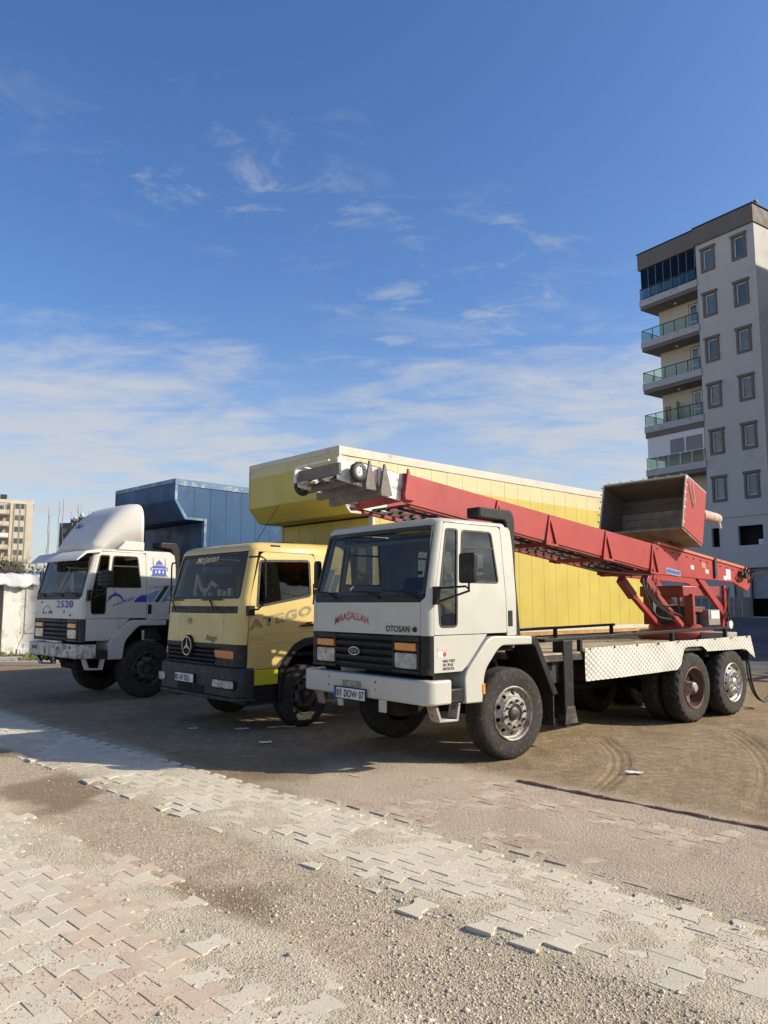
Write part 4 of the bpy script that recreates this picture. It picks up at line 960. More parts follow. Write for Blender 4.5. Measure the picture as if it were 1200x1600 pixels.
ws=rpoly([(-1.03,1.905),(1.03,1.905),(1.03,2.585),(-1.03,2.585)],.05)
gasket('windshield_seal',ws,.035,af(.004),'rubber_clean',T2,(-1,0,0),cu=AU,cv=[2.0,2.2,2.4]); panel('windshield',inset(ws,.02),[],af(-.004),'wind_glass',T2,(-1,0,0),cu=AU,cv=[2.0,2.2,2.4],thick=0)
for sg in (1,-1):
    mp_=asd(sg); o=(0,sg,0); L=2.15
    dw=rpoly([(.40,2.47),(1.33,2.50),(1.335,1.935),(.33,1.765)],[.06,.08,.06,.06])
    dr_=rpoly([(aSF(.9)+.006,.895),(.735,.895),(.76,.93),(.98,1.20),(1.2,1.31),(1.40,1.33),(1.425,2.52),(1.37,2.585),(aSF(2.58)+.05,2.585),(aSF(1.9)+.006,1.9)],[.02,.02,.05,.06,.05,.03,.06,.06,.08,.0])
    dr=panel('door',dr_,[dw],mp_,Y,T2,o,cv=[1.1,1.3,1.5,1.8,2.0,2.2,2.4],cu=[.6,.8,1.0,1.2])
    gasket('window_seal',dw,.035,asd(sg,.005),'rubber_clean',dr,o,cv=[2.0,2.2,2.4]); panel('window_pane',inset(dw,.02),[],asd(sg,-.005),'dark_glass',dr,o,cv=[2.0,2.2,2.4],thick=0)
    m=MB(); m.tube([(1.12,sg*1.165,1.50),(1.40,sg*1.165,1.51)],.016,6); m.tube([(1.22,sg*1.16,1.54),(1.33,sg*1.16,1.545)],.012,6); m.build('door_handle','black_plastic',dr)
    m=MB(); m.prism([(aSF(1.4)+.02,1.385),(1.38,1.425),(1.38,1.415),(aSF(1.4)+.02,1.372)],sg*1.138,sg*1.146); m.prism([(aSF(1.2)+.02,1.262),(1.02,1.272),(1.02,1.264),(aSF(1.2)+.02,1.254)],sg*1.138,sg*1.145); m.build('door_crease',Y,dr,.003)
    rear=rpoly([(1.432,1.30),(L,1.22),(L,2.45),(L-.04,AZT),(1.40,AZT),(1.432,2.5)],[0,.03,.10,.05,0,0])
    rw=rpoly([(1.62,2.02),(2.02,2.02),(2.02,2.46),(1.62,2.46)],.05)
    panel('side_panel',rear,[],mp_,Y,T2,o,cv=[1.5,1.8,2.0,2.2,2.4],cu=[1.6,1.8,2.0]); gasket('side_emboss',rw,.012,asd(sg,.003),Y,T2,o,cv=[2.2,2.4],thick=.004)
    panel('top_rail',[(aSF(2.59),2.592),(1.395,2.592),(1.395,AZT),(aSF(AZT),AZT)],[],mp_,Y,T2,o)
    # step and wheel arch
    m=MB(); m.box(.30,.725,sg*.85,sg*1.15,.665,.885); m.build('step_cover','yellow_step',T2,.012); m=MB(); m.box(.19,.30,sg*.85,sg*1.13,.70,.885); m.build('step_cover','yellow_step',T2,.006)
    m=MB(); m.box(.20,.74,sg*.80,sg*1.12,.385,.655); m.build('step_well','black_plastic',T2,.02); m=MB(); m.box(.22,.72,sg*.9,sg*1.14,.385,.41); m.build('step','grey_plastic',T2,.008)
    O=[(.735,.40),(.745,.90),(.80,.99),(1.0,1.225),(1.20,1.315),(1.42,1.33),(1.70,1.22),(1.86,.95)]; I=[(1.78,.92),(1.62,1.10),(1.40,1.20),(1.22,1.19),(1.05,1.12),(.90,.95),(.825,.75),(.81,.40)]
    m=MB(); m.prism(rpoly(O+I,.05,2),sg*.70,sg*1.165); m.build('wheel_arch','black_plastic',T2,.015)
rr=.15; N=15; fr=[afront(-1.14+2.28*k/(N*2),AZT) for k in range(N*2+1)]; w_=aW(AZT); L=2.15
outl=[(p[0],p[1]) for p in fr]+[(L-.12,w_),(L-.02,w_-.10),(L-.02,-w_+.10),(L-.12,-w_)]; cxm=(aF(AZT)+L)/2; mb=MB(); rings=[]
for k in range(7):
    t=math.pi/2*k/6; ins=rr*(1-math.cos(t)); z=AZT+rr*math.sin(t)*.9; fx=1-ins*1.3/((L-aF(AZT))/2); fy=1-ins/w_
    rings.append([((p[0]-cxm)*fx+cxm,p[1]*fy,z+.03*(p[0]/2)*(k/6)) for p in outl])
n=len(outl); mb.add([p for r_ in rings for p in r_],[(i*n+j,i*n+(j+1)%n,(i+1)*n+(j+1)%n,(i+1)*n+j) for i in range(6) for j in range(n)]+[tuple(range(6*n,7*n))]); mb.build('roof',Y,T2,smooth=55)
MB().box(.62,.80,1.0,1.06,2.655,2.70).build('roof_marker','black_plastic',T2,.012); MB().box(.62,.80,-1.06,-1.0,2.655,2.70).build('roof_marker','black_plastic',T2,.012)
MB().prism([(.75,2.77),(1.5,2.79),(1.5,2.815),(.75,2.785)],-.45,.45).build('roof_hatch','black_plastic',T2,.01)
panel('rear_wall',[(-1.1,1.1),(1.1,1.1),(1.06,2.62),(-1.06,2.62)],[],lambda s,z:(L-.02,s,z),Y,T2,(1,0,0))
MB().box(.2,L-.03,-1.08,1.08,1.05,1.10).box(.24,.28,-1.0,1.0,.6,1.8).build('cab_floor','underbody',T2)
MB().prism([(.26,1.5),(.26,1.86),(.45,1.89),(.70,1.82),(.72,1.6),(.6,1.45)],-1.06,1.06).build('dashboard','inner_trim',T2,.03)
seat(T2,.60,1.0); seat(T2,-.60,1.0); steering(T2,.60,.80,1.95)
# curtain, windshield clutter
for k in range(9): MB().tube([(.42+.01*k,1.02-k*.035,1.93),(.45+.006*k,1.0-k*.034,2.3),(.50+.01*k,.98-k*.03,2.56)],.024,6).build('curtain_fold','curtain',T2)
m=MB(); m.tube([(.40,-.75,2.02),(.36,-.62,2.28),(.38,-.5,2.05),(.36,-.28,2.03),(.37,-.18,2.16),(.38,-.05,2.10)],.035,6); m.build('cloth_on_dash','paper',T2)
for s_ in (-.86,-.55,-.38,-.1,.05,.2): MB().box(.42,.46,s_,s_+.10,1.90,1.99+abs(math.sin(s_*9))*.08).build('paper_sheet','paper',T2)
text('lettering','Maşallah',.155,lambda x,y:(afront(x-.50,2.47+y+x*.03,-.001)[0]-.006,(x-.50)*.95,2.455+y+x*.03),'gold_print',T2,shear=.45,bold=.0012,sx=1.3)
for s0,s1 in ((-.86,-1.13+.25),(.32,.05)):
    w2=MB(); w2.tube([(.05,s0+.12,1.74),(.085,s0-.08,1.885)],.012,5); w2.tube([(.08,s0-.30,1.885),(.085,s0+.28,1.885)],.011,5); w2.build('wiper','black_plastic',T2)
# badge, emblem, grille, lamps
def star(root,d,s,z,r,ring_mat,name='emblem'):
    m=MB(); m.lathe([(r,.0),(r,-.018),(r*.90,-.018),(r*.90,.0)],(d,s,z),0,36,True); o=m.build(name,ring_mat,root)
    for a in (90,210,330):
        t=R(a); p=(s+r*.93*math.cos(t),z+r*.93*math.sin(t)); q1=(s+r*.13*math.cos(t+1.05),z+r*.13*math.sin(t+1.05)); q2=(s+r*.13*math.cos(t-1.05),z+r*.13*math.sin(t-1.05))
        MB().prismd([p,q1,(s,z),q2],d-.016,d-.004).build('emblem_ray',ring_mat,o)
    return o
m=MB(); m.lathe([(.165,.02),(.165,-.008),(.0005,-.008)],(.045,-.30,1.185),0,32); m.build('emblem_field','hole_black',T2)
star(T2,.034,-.30,1.185,.145,'chrome'); star(T2,.075,-.32,1.565,.045,'chrome','hood_badge')
text('nameplate','Atego',.13,lambda x,y:(aF(1.3)-.0+.006-.012,.20+x,1.285+y),'grey_plastic',T2,shear=.3,bold=.0,sx=.98)
G='black_plastic'
panel('grille_panel',[(-1.14,.93),(1.14,.93),(1.14,1.238),(-1.14,1.238)],[rpoly([(-1.0,.945),(.47,.945),(.60,1.20),(-1.0,1.20)],.03)],af(.0),G,T2,(-1,0,0),cu=AU)
MB().box(.13,.17,-1.0,.62,.90,1.22).build('grille_back','hole_black',T2)
for k in range(5):
    z=.915+k*.062; MB().prism([(.12,z),(.065,z+.006),(.058,z+.034),(.075,z+.046),(.12,z+.048)],-.99,.50+.03*k).build('slat',G,T2,.005)
panel('turn_signal',rpoly([(.50,1.05),(.97,1.04),(.97,1.15),(.47,1.155)],.02),[],af(.012),'amber_dark',T2,(-1,0,0),cu=AU,thick=.03); panel('turn_signal',rpoly([(-.50-.5,1.05),(-1.10,1.05),(-1.10,1.15),(-1.0,1.155)],.02),[],af(.012),'amber_dark',T2,(-1,0,0),cu=AU,thick=.03)
pts=[(.0+.20-.20*math.sin(R(15*k)),1.19-.20+.20*math.cos(R(15*k))) for k in range(7)]
pl=[(.30,1.19)]+pts+[(p[0],-p[1]) for p in pts[::-1]]+[(.30,-1.19),(.30,-1.1),(.16,-1.0),(.16,1.0),(.30,1.1)]
MB().prismz(pl,.50,.92).build('bumper','grey_plastic',T2,.03,3)
MB().prismz([(a-.015 if a<.25 else a,b*1.006) for a,b in pl],.455,.505).build('bumper_lip','grey_plastic',T2,.012)
for s0,s1 in ((-.50,-.06),(-.03,.30)): MB().box(-.006,.05,s0,s1,.515,.635).build('bumper_vent','hole_black',T2)
plate(T2,-.53,.03,.655,.775,-.028,'80 AF 025',blue=False)
for sg in (1,-1):
    c=sg*.83; m=MB(); m.prismd(rpoly([(c-.33,.615),(c+.29,.615),(c+.30,.755),(c-.31,.755)],.05),-.010 if sg>0 else .002,.05); m.build('headlight_housing','hole_black' if sg>0 else 'grey_plastic',T2)
    if sg>0: m=MB(); m.prismd(rpoly([(c-.29,.628),(c-.01,.628),(c-.01,.745),(c-.28,.745)],.03),-.022,.05); m.build('headlight','lamp_glass',T2,.012); m=MB(); m.prismd(rpoly([(c+.0,.628),(c+.28,.628),(c+.285,.745),(c+.0,.745)],.04),-.022,.05); m.build('headlight','lamp_glass',T2,.012)
    else: m=MB(); m.prismd(rpoly([(-1.11,.628),(-.92,.628),(-.92,.755),(-1.11,.755)],.03),-.022,.08); m.build('headlight','lamp_glass',T2,.012)
# door lettering following the window line
text('lettering','ATEGO',.185,lambda x,y:(.235+x,1.1425,1.455+y+x*.20),'grey_print',T2,bold=.010,sx=1.62,spacing=1.16)
text('lettering','912 17',.055,lambda x,y:(.24+x,1.1425,1.30+y+x*.03),'grey_print',T2,bold=.001,sx=1.4)
# mirrors
for sg in (1,-1):
    m=MB(); m.tube([(.22,sg*1.10,2.50),(.27,sg*1.32,2.50),(.30,sg*1.40,2.46),(.31,sg*1.41,1.86),(.26,sg*1.30,1.75),(.20,sg*1.12,1.73)],.014,6); m.box(.17,.27,sg*1.10,sg*1.20,1.66,1.80); m.build('mirror_arm','black_plastic',T2)
m=MB(); m.lathe([(.0005,-.10),(.06,-.075),(.075,-.02),(.06,.02),(.0005,.03)],(0,0,0),0,18); m.v=[(d*.6+.72,s*1.7-1.45,z*2.7+2.2) for d,s,z in m.v]; m.build('mirror_head','black_plastic',T2)
# chassis and wheels
MB().box(.3,10.9,.34,.46,.66,.90).box(.3,10.9,-.46,-.34,.66,.90).build('chassis_rail','underbody',T2); MB().box(.4,1.9,-.4,.4,.45,1.05).build('engine','underbody',T2,.05)
for d_ in (2.6,4.4,6.2,8.0,9.8): MB().box(d_,d_+.12,-1.2,1.2,.95,1.18).build('cross_member','underbody',T2)
wheel(T2,1.25,1.12,.455,.25,'front',0,'rim_dark','rim_dark'); wheel(T2,1.25,1.12,.455,.25,'front',0,'rim_dark','rim_dark',side=-1)
for sg in (1,-1): wheel(T2,7.1,1.14,.455,.24,'rear',0,'rim_dark','rim_dark',side=sg); wheel(T2,7.1,.86,.455,.24,'rear',0,side=sg,nopart=True)
axle(T2,1.25,.45); axle(T2,7.1,.45)
MB().box(3.0,4.2,.65,1.15,.45,.95).build('fuel_tank','underbody',T2,.05)
MB().tube([(.55,.75,2.74),(.95,.78,3.35)],.006,5).build('antenna','black_plastic',T2)
# cargo body built from upright sheets
def cargo_body(root,d0,d1,dn,wb,zt,zm,zb,zbase,seam,pm_,trim,top_mat,low_mat,upper=None,band=.16):
    """over-cab nose from d0: upright to zm, sloped to (d0+.28,zb), underside back to dn, then down to zbase"""
    ch=.26
    # side sheets
    k=0; x=d0+.055
    while x<d1-.06:
        x1=min(x+seam,d1-.055)
        if x1<d1-.06 and d1-.055-x1<.12: x1=d1-.055
        bot0=zbase+.17
        def low(xx):
            if xx<d0+ch: return lerp(zm,zb,(xx-d0)/ch)+.06
            if xx<dn+.02: return zb+.06
            return bot0
        for sg in (1,-1):
            xs=[x+.003,x1-.003]
            if x<d0+ch<x1: xs.insert(1,d0+ch)
            cut=[a for a in (dn+.06,) if x<a<x1]
            if cut and low(x+.003)>bot0+.1:
                poly=[(x+.003,zb+.06),(dn+.06,zb+.06),(dn+.06,bot0),(x1-.003,bot0)] if x<d0+ch-.001 or True else None
            else: poly=[(a,low(a)) for a in xs]
            zt_=zt-band-.004
            zu=(zt_-.30) if upper else zt_
            rgz=random.Random(int(x*1000)+sg); amp=rgz.uniform(-.011,.011)
            def mp_(d,z,sg=sg,amp=amp,x=x,x1=x1): 
                t=(d-x)/(x1-x); return (d,sg*(wb+amp*math.sin(math.pi*min(max(t,0),1))*math.sin(z*2.2+amp*300)),z)
            cvs=[zbase+.5*i for i in range(1,8)]
            if upper:
                panel('body_sheet',poly+[(x1-.003,zu),(x+.003,zu)],[],mp_,pm_,root,(0,sg,0),cu=[(x+x1)/2],cv=cvs,thick=.006,smooth=50)
                panel('body_sheet',[(x+.003,zu),(x1-.003,zu),(x1-.003,zt_),(x+.003,zt_)],[],mp_,upper,root,(0,sg,0),cu=[(x+x1)/2],thick=.006)
            else: panel('body_sheet',poly+[(x1-.003,zt_),(x+.003,zt_)],[],mp_,pm_,root,(0,sg,0),cu=[(x+x1)/2],cv=cvs,thick=.006,smooth=50)
        x=x1; k+=1
    core=MB(); core.prism([(d0+.02,zt-.02),(d1-.02,zt-.02),(d1-.02,zbase+.02),(dn+.02,zbase+.02),(dn+.02,zb+.02),(d0+ch+.01,zb+.02),(d0+.02,zm)],-wb+.012,wb-.012); core.build('body_core','hole_black',root)
    # trims
    for sg in (1,-1):
        a,b=(sg*(wb-.01),sg*(wb+.012))
        MB().box(d0-.012,d1,a,b,zt-band,zt).build('top_rail',trim,root,.006)
        MB().prism([(d0-.012,zt-band),(d0+.05,zt-band),(d0+.05,zm+.01),(d0+ch+.02,zb+.055),(dn+.055,zb+.055),(dn+.055,zbase+.165),(dn-.01,zbase+.165),(dn-.01,zb),(d0+ch-.03,zb),(d0-.012,zm)],a,b).build('edge_trim',trim,root,.005)
        MB().box(d1-.05,d1+.012,a,b,zbase+.165,zt-band).build('edge_trim',trim,root,.005)
        MB().box(dn-.01,d1+.012,a,b,zbase+.07,zbase+.165).build('bottom_rail',trim,root,.005); MB().box(dn,d1,sg*(wb-.02),sg*(wb+.004),zbase,zbase+.068).build('bottom_board',low_mat,root,.004)
    # nose
    w2=wb-.012
    MB().box(d0-.012,d0+.01,-w2,w2,zt-band*.62,zt).build('nose_rail',trim,root,.005)
    if upper: panel('nose_sheet',[(-w2,zt-band*.62-.17),(w2,zt-band*.62-.17),(w2,zt-band*.62),(-w2,zt-band*.62)],[],lambda s,z:(d0,s,z),upper,root,(-1,0,0),thick=.006); zq=zt-band*.62-.17
    else: zq=zt-band*.62
    panel('nose_sheet',[(-w2,zm),(w2,zm),(w2,zq-.003),(-w2,zq-.003)],[],lambda s,z:(d0+.004*math.sin(s*5),s,z),pm_,root,(-1,0,0),cu=[-.8,-.4,0,.4,.8],thick=.006)
    panel('nose_slope',[(-w2,0),(w2,0),(w2,1),(-w2,1)],[],lambda s,t:(lerp(d0+.004,d0+ch,t),s,lerp(zm-.004,zb,t)),pm_,root,(-1,0,-1),cu=[-.8,-.4,0,.4,.8],thick=.006)
    panel('nose_underside',[(-w2,d0+ch+.004),(w2,d0+ch+.004),(w2,dn+.01),(-w2,dn+.01)],[],lambda s,d:(d,s,zb),pm_,root,(0,0,-1),thick=.006)
    n=5
    for k in range(n):
        a=-w2+.06+(2*w2-.12)*k/n; b=-w2+.06+(2*w2-.12)*(k+1)/n
        panel('front_sheet',[(a+.003,zbase+.1),(b-.003,zbase+.1),(b-.003,zb-.03),(a+.003,zb-.03)],[],lambda s,z:(dn,s,z),pm_,root,(-1,0,0),thick=.006)
    for sg in (1,-1): MB().box(dn-.015,dn+.02,sg*(w2-.06),sg*w2,zbase,zb-.002).build('edge_trim',trim,root,.004)
    MB().box(d0-.005,d1+.005,-wb+.004,wb-.004,zt-.012,zt+.006).build('body_roof',top_mat,root)
    MB().box(d1-.02,d1+.01,-wb+.01,wb-.01,zbase,zt-.01).build('rear_doors',pm_,root,.004)
    for d_ in np.arange(dn+.3,d1,1.2): MB().box(d_,d_+.08,-wb+.05,wb-.05,zbase-.08,zbase-.002).build('floor_bearer','dark_steel',root)
cargo_body(T2,1.735,11.33,2.45,1.285,4.325,3.53,3.265,1.19,.412,'yellow_box','trim_white','faded_cream','orange_wood','faded_cream',.14)
MB().tube([(2.44,1.22,3.23),(2.43,1.22,2.3)],.018,6).build('drain_pipe','trim_white',T2)
# ------------------------------------------------------------ white truck with the blue body
T3=empty('blue_box_truck'); place(T3,-6.45,15.08,.775,.06)
tag(T3,'white sleeper cab truck with roof spoiler and blue cargo body','truck')
cargo_cab(T3,'grey_white_paint',2.02,True,'grey_plastic')
for sg in (1,-1): fender(T3,sg,'grey_white_paint'); step(T3,sg,'grey_plastic')
mirror(T3,1,True); mirror(T3,-1); wipers(T3)
pm('battered_bumper',(.60,.55,.47),.6,0,.08,3,(.20,.12,.07),.55,6.,.2,20)
bumper(T3,'battered_bumper',0.,1.17,.75,1.01)
for s_,z_ in ((.33,.89),): 
    m=MB(); m.lathe([(.0005,-.006),(.045,-.006),(.06,-.016),(.075,-.006),(.075,.02)],(.0,s_,z_),0,20); m.build('fog_lamp','rim_grey',T3)
MB().box(-.006,.03,-.92,-.68,.875,.94).build('bumper_slot','rim_red',T3); MB().box(-.006,.03,-.30,-.27,.80,.93).build('bumper_slot','hole_black',T3); MB().box(-.006,.03,.80,.88,.93,.98).build('bumper_slot','rim_red',T3)
text('lettering','2520',.185,lambda x,y:(cF(1.6)-.002,.02+x,1.695+y),'blue_print',T3,bold=.006,sx=1.85,spacing=1.08)
for s_,z_,h in ((-.62,1.565,.05),(-.50,1.565,.03),(-.33,1.565,.055),(-.28,1.60,.03),(-.22,1.565,.06),(.35,1.58,.06),(-.72,1.78,.03),(.62,1.53,.035)): MB().box(cF(1.6)-.004,cF(1.6)+.01,s_,s_+.04,z_,z_+h).build('badge_remnant','grey_plastic',T3)
m=MB(); m.tube([(cF(1.6),-.62+.36*k/12,1.64+.085*math.sin(math.pi*k/12)) for k in range(13)],.006,4); m.build('badge_remnant','inner_light',T3)
# sun visor
m=MB(); n=14; P=[]
for k in range(n+1):
    s_=-1.10+2.2*k/n; c=1-(s_/1.10)**4*.35
    P.append([(.42,s_,2.80),(.18-.10*c,s_,2.755),(-.18*c+.06,s_,2.585),(-.17*c+.06,s_,2.565),(.20-.10*c,s_,2.71),(.42,s_,2.74)])
m.add([p for r_ in P for p in r_],[(k*6+i,k*6+i+1,(k+1)*6+i+1,(k+1)*6+i) for k in range(n) for i in range(5)]+[(0,1,2,3,4,5),tuple(n*6+i for i in range(6))]); m.build('sun_visor','visor_white',T3,smooth=40)
# roof spoiler
m=MB(); n=22; rows=[]
for i in range(15):
    t=i/14; d_=.30+1.0*t; z=2.80+.98*math.sin(t*math.pi/2)**.85 if t>0 else 2.80; hw=.86+.18*t; row=[]
    for k in range(n+1):
        a=math.pi*k/n; cs=math.cos(a); sn=math.sin(a); p=.32
        row.append((d_+.22*abs(cs)**4*(1-t)+.0,hw*math.copysign(abs(cs)**p,cs),2.80+(z-2.80)*abs(sn)**p))
    rows.append(row)
m.add([p for r_ in rows for p in r_],[(i*(n+1)+k,i*(n+1)+k+1,(i+1)*(n+1)+k+1,(i+1)*(n+1)+k) for i in range(14) for k in range(n)]); ob=m.build('roof_spoiler','visor_white',T3,smooth=60); sm=ob.modifiers.new('thickness','SOLIDIFY'); sm.thickness=.02; sm.offset=0
MB().prism([(.75,2.80),(1.32,2.80),(1.32,2.98),(.92,2.98)],.92,1.055).build('spoiler_skirt','visor_white',T3,.02); MB().prism([(.75,2.80),(1.32,2.80),(1.32,2.98),(.92,2.98)],-1.055,-.92).build('spoiler_skirt','visor_white',T3,.02)
m=MB(); m.tube([(.54,-.40,3.30),(.60,-.28,3.40),(.57,-.34,3.30),(.62,-.22,3.36)],.012,4); m.build('spoiler_mark','blue_print',T3)
# side graphics
def flat(name,pts,mat,s=1.114): panel(name,pts,[],lambda d,z:(d,s if z<1.9 else cW(z)+.004,z),mat,T3,(0,1,0),cv=[1.9,2.1,2.3],thick=.002)
dol=[(.545,1.79),(.565,1.84),(.60,1.90),(.66,1.95),(.70,1.965),(.725,2.005),(.745,1.965),(.80,1.945),(.86,1.90),(.885,1.84),(.93,1.825),(.88,1.82),(.865,1.79),(.86,1.83),(.82,1.885),(.76,1.91),(.68,1.905),(.64,1.87),(.625,1.835),(.61,1.86),(.585,1.825)]
flat('dolphin_print',dol,'blue_print')
for k in range(6): a=.66+k*.075; flat('stripe_print',[(a,1.72+.020*k),(a+.035,1.72+.022*k),(a+.085,1.76+.032*k),(a+.055,1.76+.028*k)],'blue_print')
flat('stripe_print',[(1.10,1.795),(1.375,1.795),(1.375,1.94),(1.25,1.93),(1.16,1.87)],'blue_print')
for k,mt in enumerate(('pale_blue_print','grey_plastic','pale_blue_print')): a=1.40+k*.14; flat('stripe_print',[(a,1.80),(a+.10,1.80),(a+.34,2.13),(a+.24,2.13)] if k else [(1.40,1.80),(1.50,1.80),(1.66,2.02),(1.60,2.03),(1.40,1.95)],mt)
text('lettering','CARGO',.09,lambda x,y:(1.42+x,cW(2.1)+.004,2.065+y),'pale_blue_print',T3,bold=.001,sx=1.25)
mo=[(1.46,2.36),(1.84,2.36),(1.80,2.40),(1.80,2.47),(1.84,2.47),(1.84,2.53),(1.79,2.55),(1.79,2.70),(1.785,2.74),(1.78,2.70),(1.775,2.57),(1.73,2.57),(1.72,2.62),(1.69,2.66),(1.66,2.675),(1.65,2.70),(1.64,2.675),(1.61,2.66),(1.58,2.62),(1.57,2.57),(1.525,2.57),(1.52,2.70),(1.515,2.74),(1.51,2.70),(1.51,2.55),(1.46,2.53),(1.46,2.47),(1.50,2.47),(1.50,2.40)]
flat('mosque_print',[(a,z-.05) for a,z in mo],'blue_print'); 
for a,z,w2_,h_ in ((1.56,2.37,.03,.05),(1.63,2.37,.04,.06),(1.72,2.37,.03,.05),(1.48,2.43,.03,.04),(1.79,2.43,.03,.04),(1.53,2.455,.24,.012),(1.58,2.53,.14,.010)): panel('mosque_print',[(a,z),(a+w2_,z),(a+w2_,z+h_),(a,z+h_)],[],lambda d,zz:(d,cW(zz)+.0065,zz),'grey_white_paint',T3,(0,1,0),thick=.002)
em=MB(); em.lathe([(1,0),(1,.004),(.0005,.004)],(0,0,0),1,20); em.v=[(d*.09+.40,s+1.095,z*.04+1.62) for d,s,z in em.v]; em.build('sticker','blue_print',T3)
m=MB(); m.tube([(.30,-.55,1.97),(.34,-.1,2.45),(.36,-.55,2.0)],.018,5); m.tube([(.3,-.3,1.97),(.5,-.12,2.5)],.018,5); m.build('dash_clutter','paper',T3)
panel('dash_pennant',[(-.35,1.98),(-.02,1.98),(-.14,2.45)],[],lambda s,z:(.42,s,z),'paper',T3,(-1,0,0),thick=.003); MB().box(.35,.45,-.6,-.2,1.93,2.05).build('dash_box','tarp_blue',T3)
# chassis
MB().box(.3,8.2,.34,.46,.70,.96).box(.3,8.2,-.46,-.34,.70,.96).build('chassis_rail','underbody',T3); MB().box(.35,1.7,-.4,.4,.5,1.25).build('engine','underbody',T3,.05)
m=MB(); 
for k in range(10): a=-1.0+k*.2; m.tube([(.12,a,.76),(.16+rh.uniform(0,.1),a+rh.uniform(-.1,.1),.62+rh.uniform(-.05,.08)),(.2,a+.2,.7)],.018,5)
m.build('loose_hose','underbody',T3)
for d_ in (2.6,4.4,6.2,8.0): MB().box(d_,d_+.12,-1.2,1.2,.95,1.18).build('cross_member','underbody',T3)
for sg in (1,-1):
    wheel(T3,1.44,1.135,.555,.29,'front',0,'rim_dark','rim_dark',side=sg,zc=.495); wheel(T3,6.3,1.145,.555,.28,'rear',.018,'rim_dark','rim_dark',side=sg,zc=.495)
axle(T3,1.44,.5); axle(T3,6.3,.5)
MB().prism([(1.80,1.435),(1.90,1.43),(2.30,.70),(2.20,.68),(1.86,1.30),(1.80,1.335)],.62,1.15).build('mudguard','black_plastic',T3,.012)
m=MB(); m.prism(rpoly([(2.06,1.42),(2.26,1.42),(2.22,2.9),(2.12,3.02),(1.75,3.02),(1.75,2.9),(2.02,2.87),(2.06,2.6)],.05),.55,.90); m.build('intake_duct','black_plastic',T3,.025,3)
cargo_body(T3,1.83,8.6,2.53,1.285,4.30,3.86,3.48,1.15,.392,'blue_box','blue_trim','blue_trim','dark_steel',None,.13)
# ------------------------------------------------------------ apartment block on the right
BA=R(34); AP=empty('apartment_block',(23.04,46.54,0),math.atan2(math.cos(BA),-math.sin(BA)))
tag(AP,'grey white seven storey apartment block with brown window surrounds and stacked balconies','building')
FL=3.088; Z0=[9.12-.0+FL*k for k in range(6)]   # window centres
def bx(name,mat,a,b,c,d,e,f,parent=AP,bevel=0): return MB(False).box(a,b,c,d,e,f).build(name,mat,parent,bevel)
holes=[]
for zc in Z0:
    for xc in (.49,2.68): holes.append([(xc-.34,zc-.66),(xc+.34,zc-.66),(xc+.34,zc+.66),(xc-.34,zc+.66)])
gh=[[(0.0,5.39),(1.63,5.39),(1.63,6.61),(0.0,6.61)],[(2.9,5.39),(3.45,5.39),(3.45,6.61),(2.9,6.61)],[(-.35,1.0),(1.04,1.0),(1.04,4.0),(-.35,4.0)],[(1.5,2.2),(2.1,2.2),(2.1,3.3),(1.5,3.3)]]
panel('facade_wall',[(-.55,7.2),(3.55,7.2),(3.55,25.8),(-.55,25.8)],holes,lambda x,z:(x,0,z),'apartment_wall',AP,(0,1,0),thick=.22,flip=False)
panel('ground_wall',[(-.55,.2),(7.6,.2),(7.6,7.195),(-.55,7.195)],gh,lambda x,z:(x,-.06,z),'apartment_wall',AP,(0,1,0),thick=.22,flip=False)
bx('core_wall','hole_black',-.3,3.32,-11.8,-.75,0,25.6); bx('core_wall','hole_black',3.32,7.41,-11.8,-1.65,7.2,25.6); bx('core_wall','hole_black',3.32,7.41,-11.8,-.75,0,7.19)
for (a,b,c,d) in ((-.55,-.33,-12,-.225),): bx('side_wall','apartment_wall',a,b,c,d,.2,25.8)
bx('back_wall','apartment_wall',-.55,7.62,-12.2,-12,.2,25.8); 
bx('recess_wall','apartment_recess',3.56,7.62,-1.6,-1.4,7.2,25.8); bx('end_wall','apartment_recess',7.42,7.62,-12,-1.602,.2,25.8); bx('step_wall','apartment_wall',3.33,3.55,-1.4,-.225,7.2,25.8)
bx('room_floor','hole_black',-.3,3.3,-.74,-.70,.3,25.5)
def window(xc,zc,w=.34,h=.66,pane='pane_green'):
    o=None
    t=MB(False); W=.50; H=.86
    t.box(xc-W,xc-w,-.02,.075,zc-H,zc+H-.16); t.box(xc+w,xc+W,-.02,.075,zc-H,zc+H-.16); t.box(xc-w,xc+w,-.02,.07,zc-H,zc-h); t.box(xc-w,xc+w,-.02,.07,zc+h,zc+H-.16); t.box(xc-W-.06,xc+W+.06,-.02,.115,zc+H-.16,zc+H)
    o=t.build('window','taupe',AP,.01)
    f=MB(False)
    for a,b,c,d in ((xc-w,xc-w+.07,zc-h,zc+h),(xc+w-.07,xc+w,zc-h,zc+h),(xc-w+.07,xc+w-.07,zc-h,zc-h+.07),(xc-w+.07,xc+w-.07,zc+h-.07,zc+h)): f.box(a,b,-.17,-.10,c,d)
    f.build('window_frame','pvc',o); MB(False).box(xc-w+.07,xc+w-.07,-.15,-.13,zc-h+.07,zc+h-.07).build('window_pane',pane,o)
rw=random.Random(6)
for zc in Z0:
    for xc in (.49,2.68): window(xc,zc,pane=rw.choice(('pane_green','pane_green','pane_dark')))
# parapet
bx('parapet','taupe',-.62,3.60,-12.3,.16,25.78,26.97,bevel=.02); bx('parapet','taupe',3.605,8.20,-12.25,.08,25.74,26.93,bevel=.02)
bx('parapet_cap','hole_black',-.68,3.63,-12.35,.21,26.972,27.03); bx('parapet_cap','hole_black',3.635,8.26,-12.3,.13,26.94,26.99)
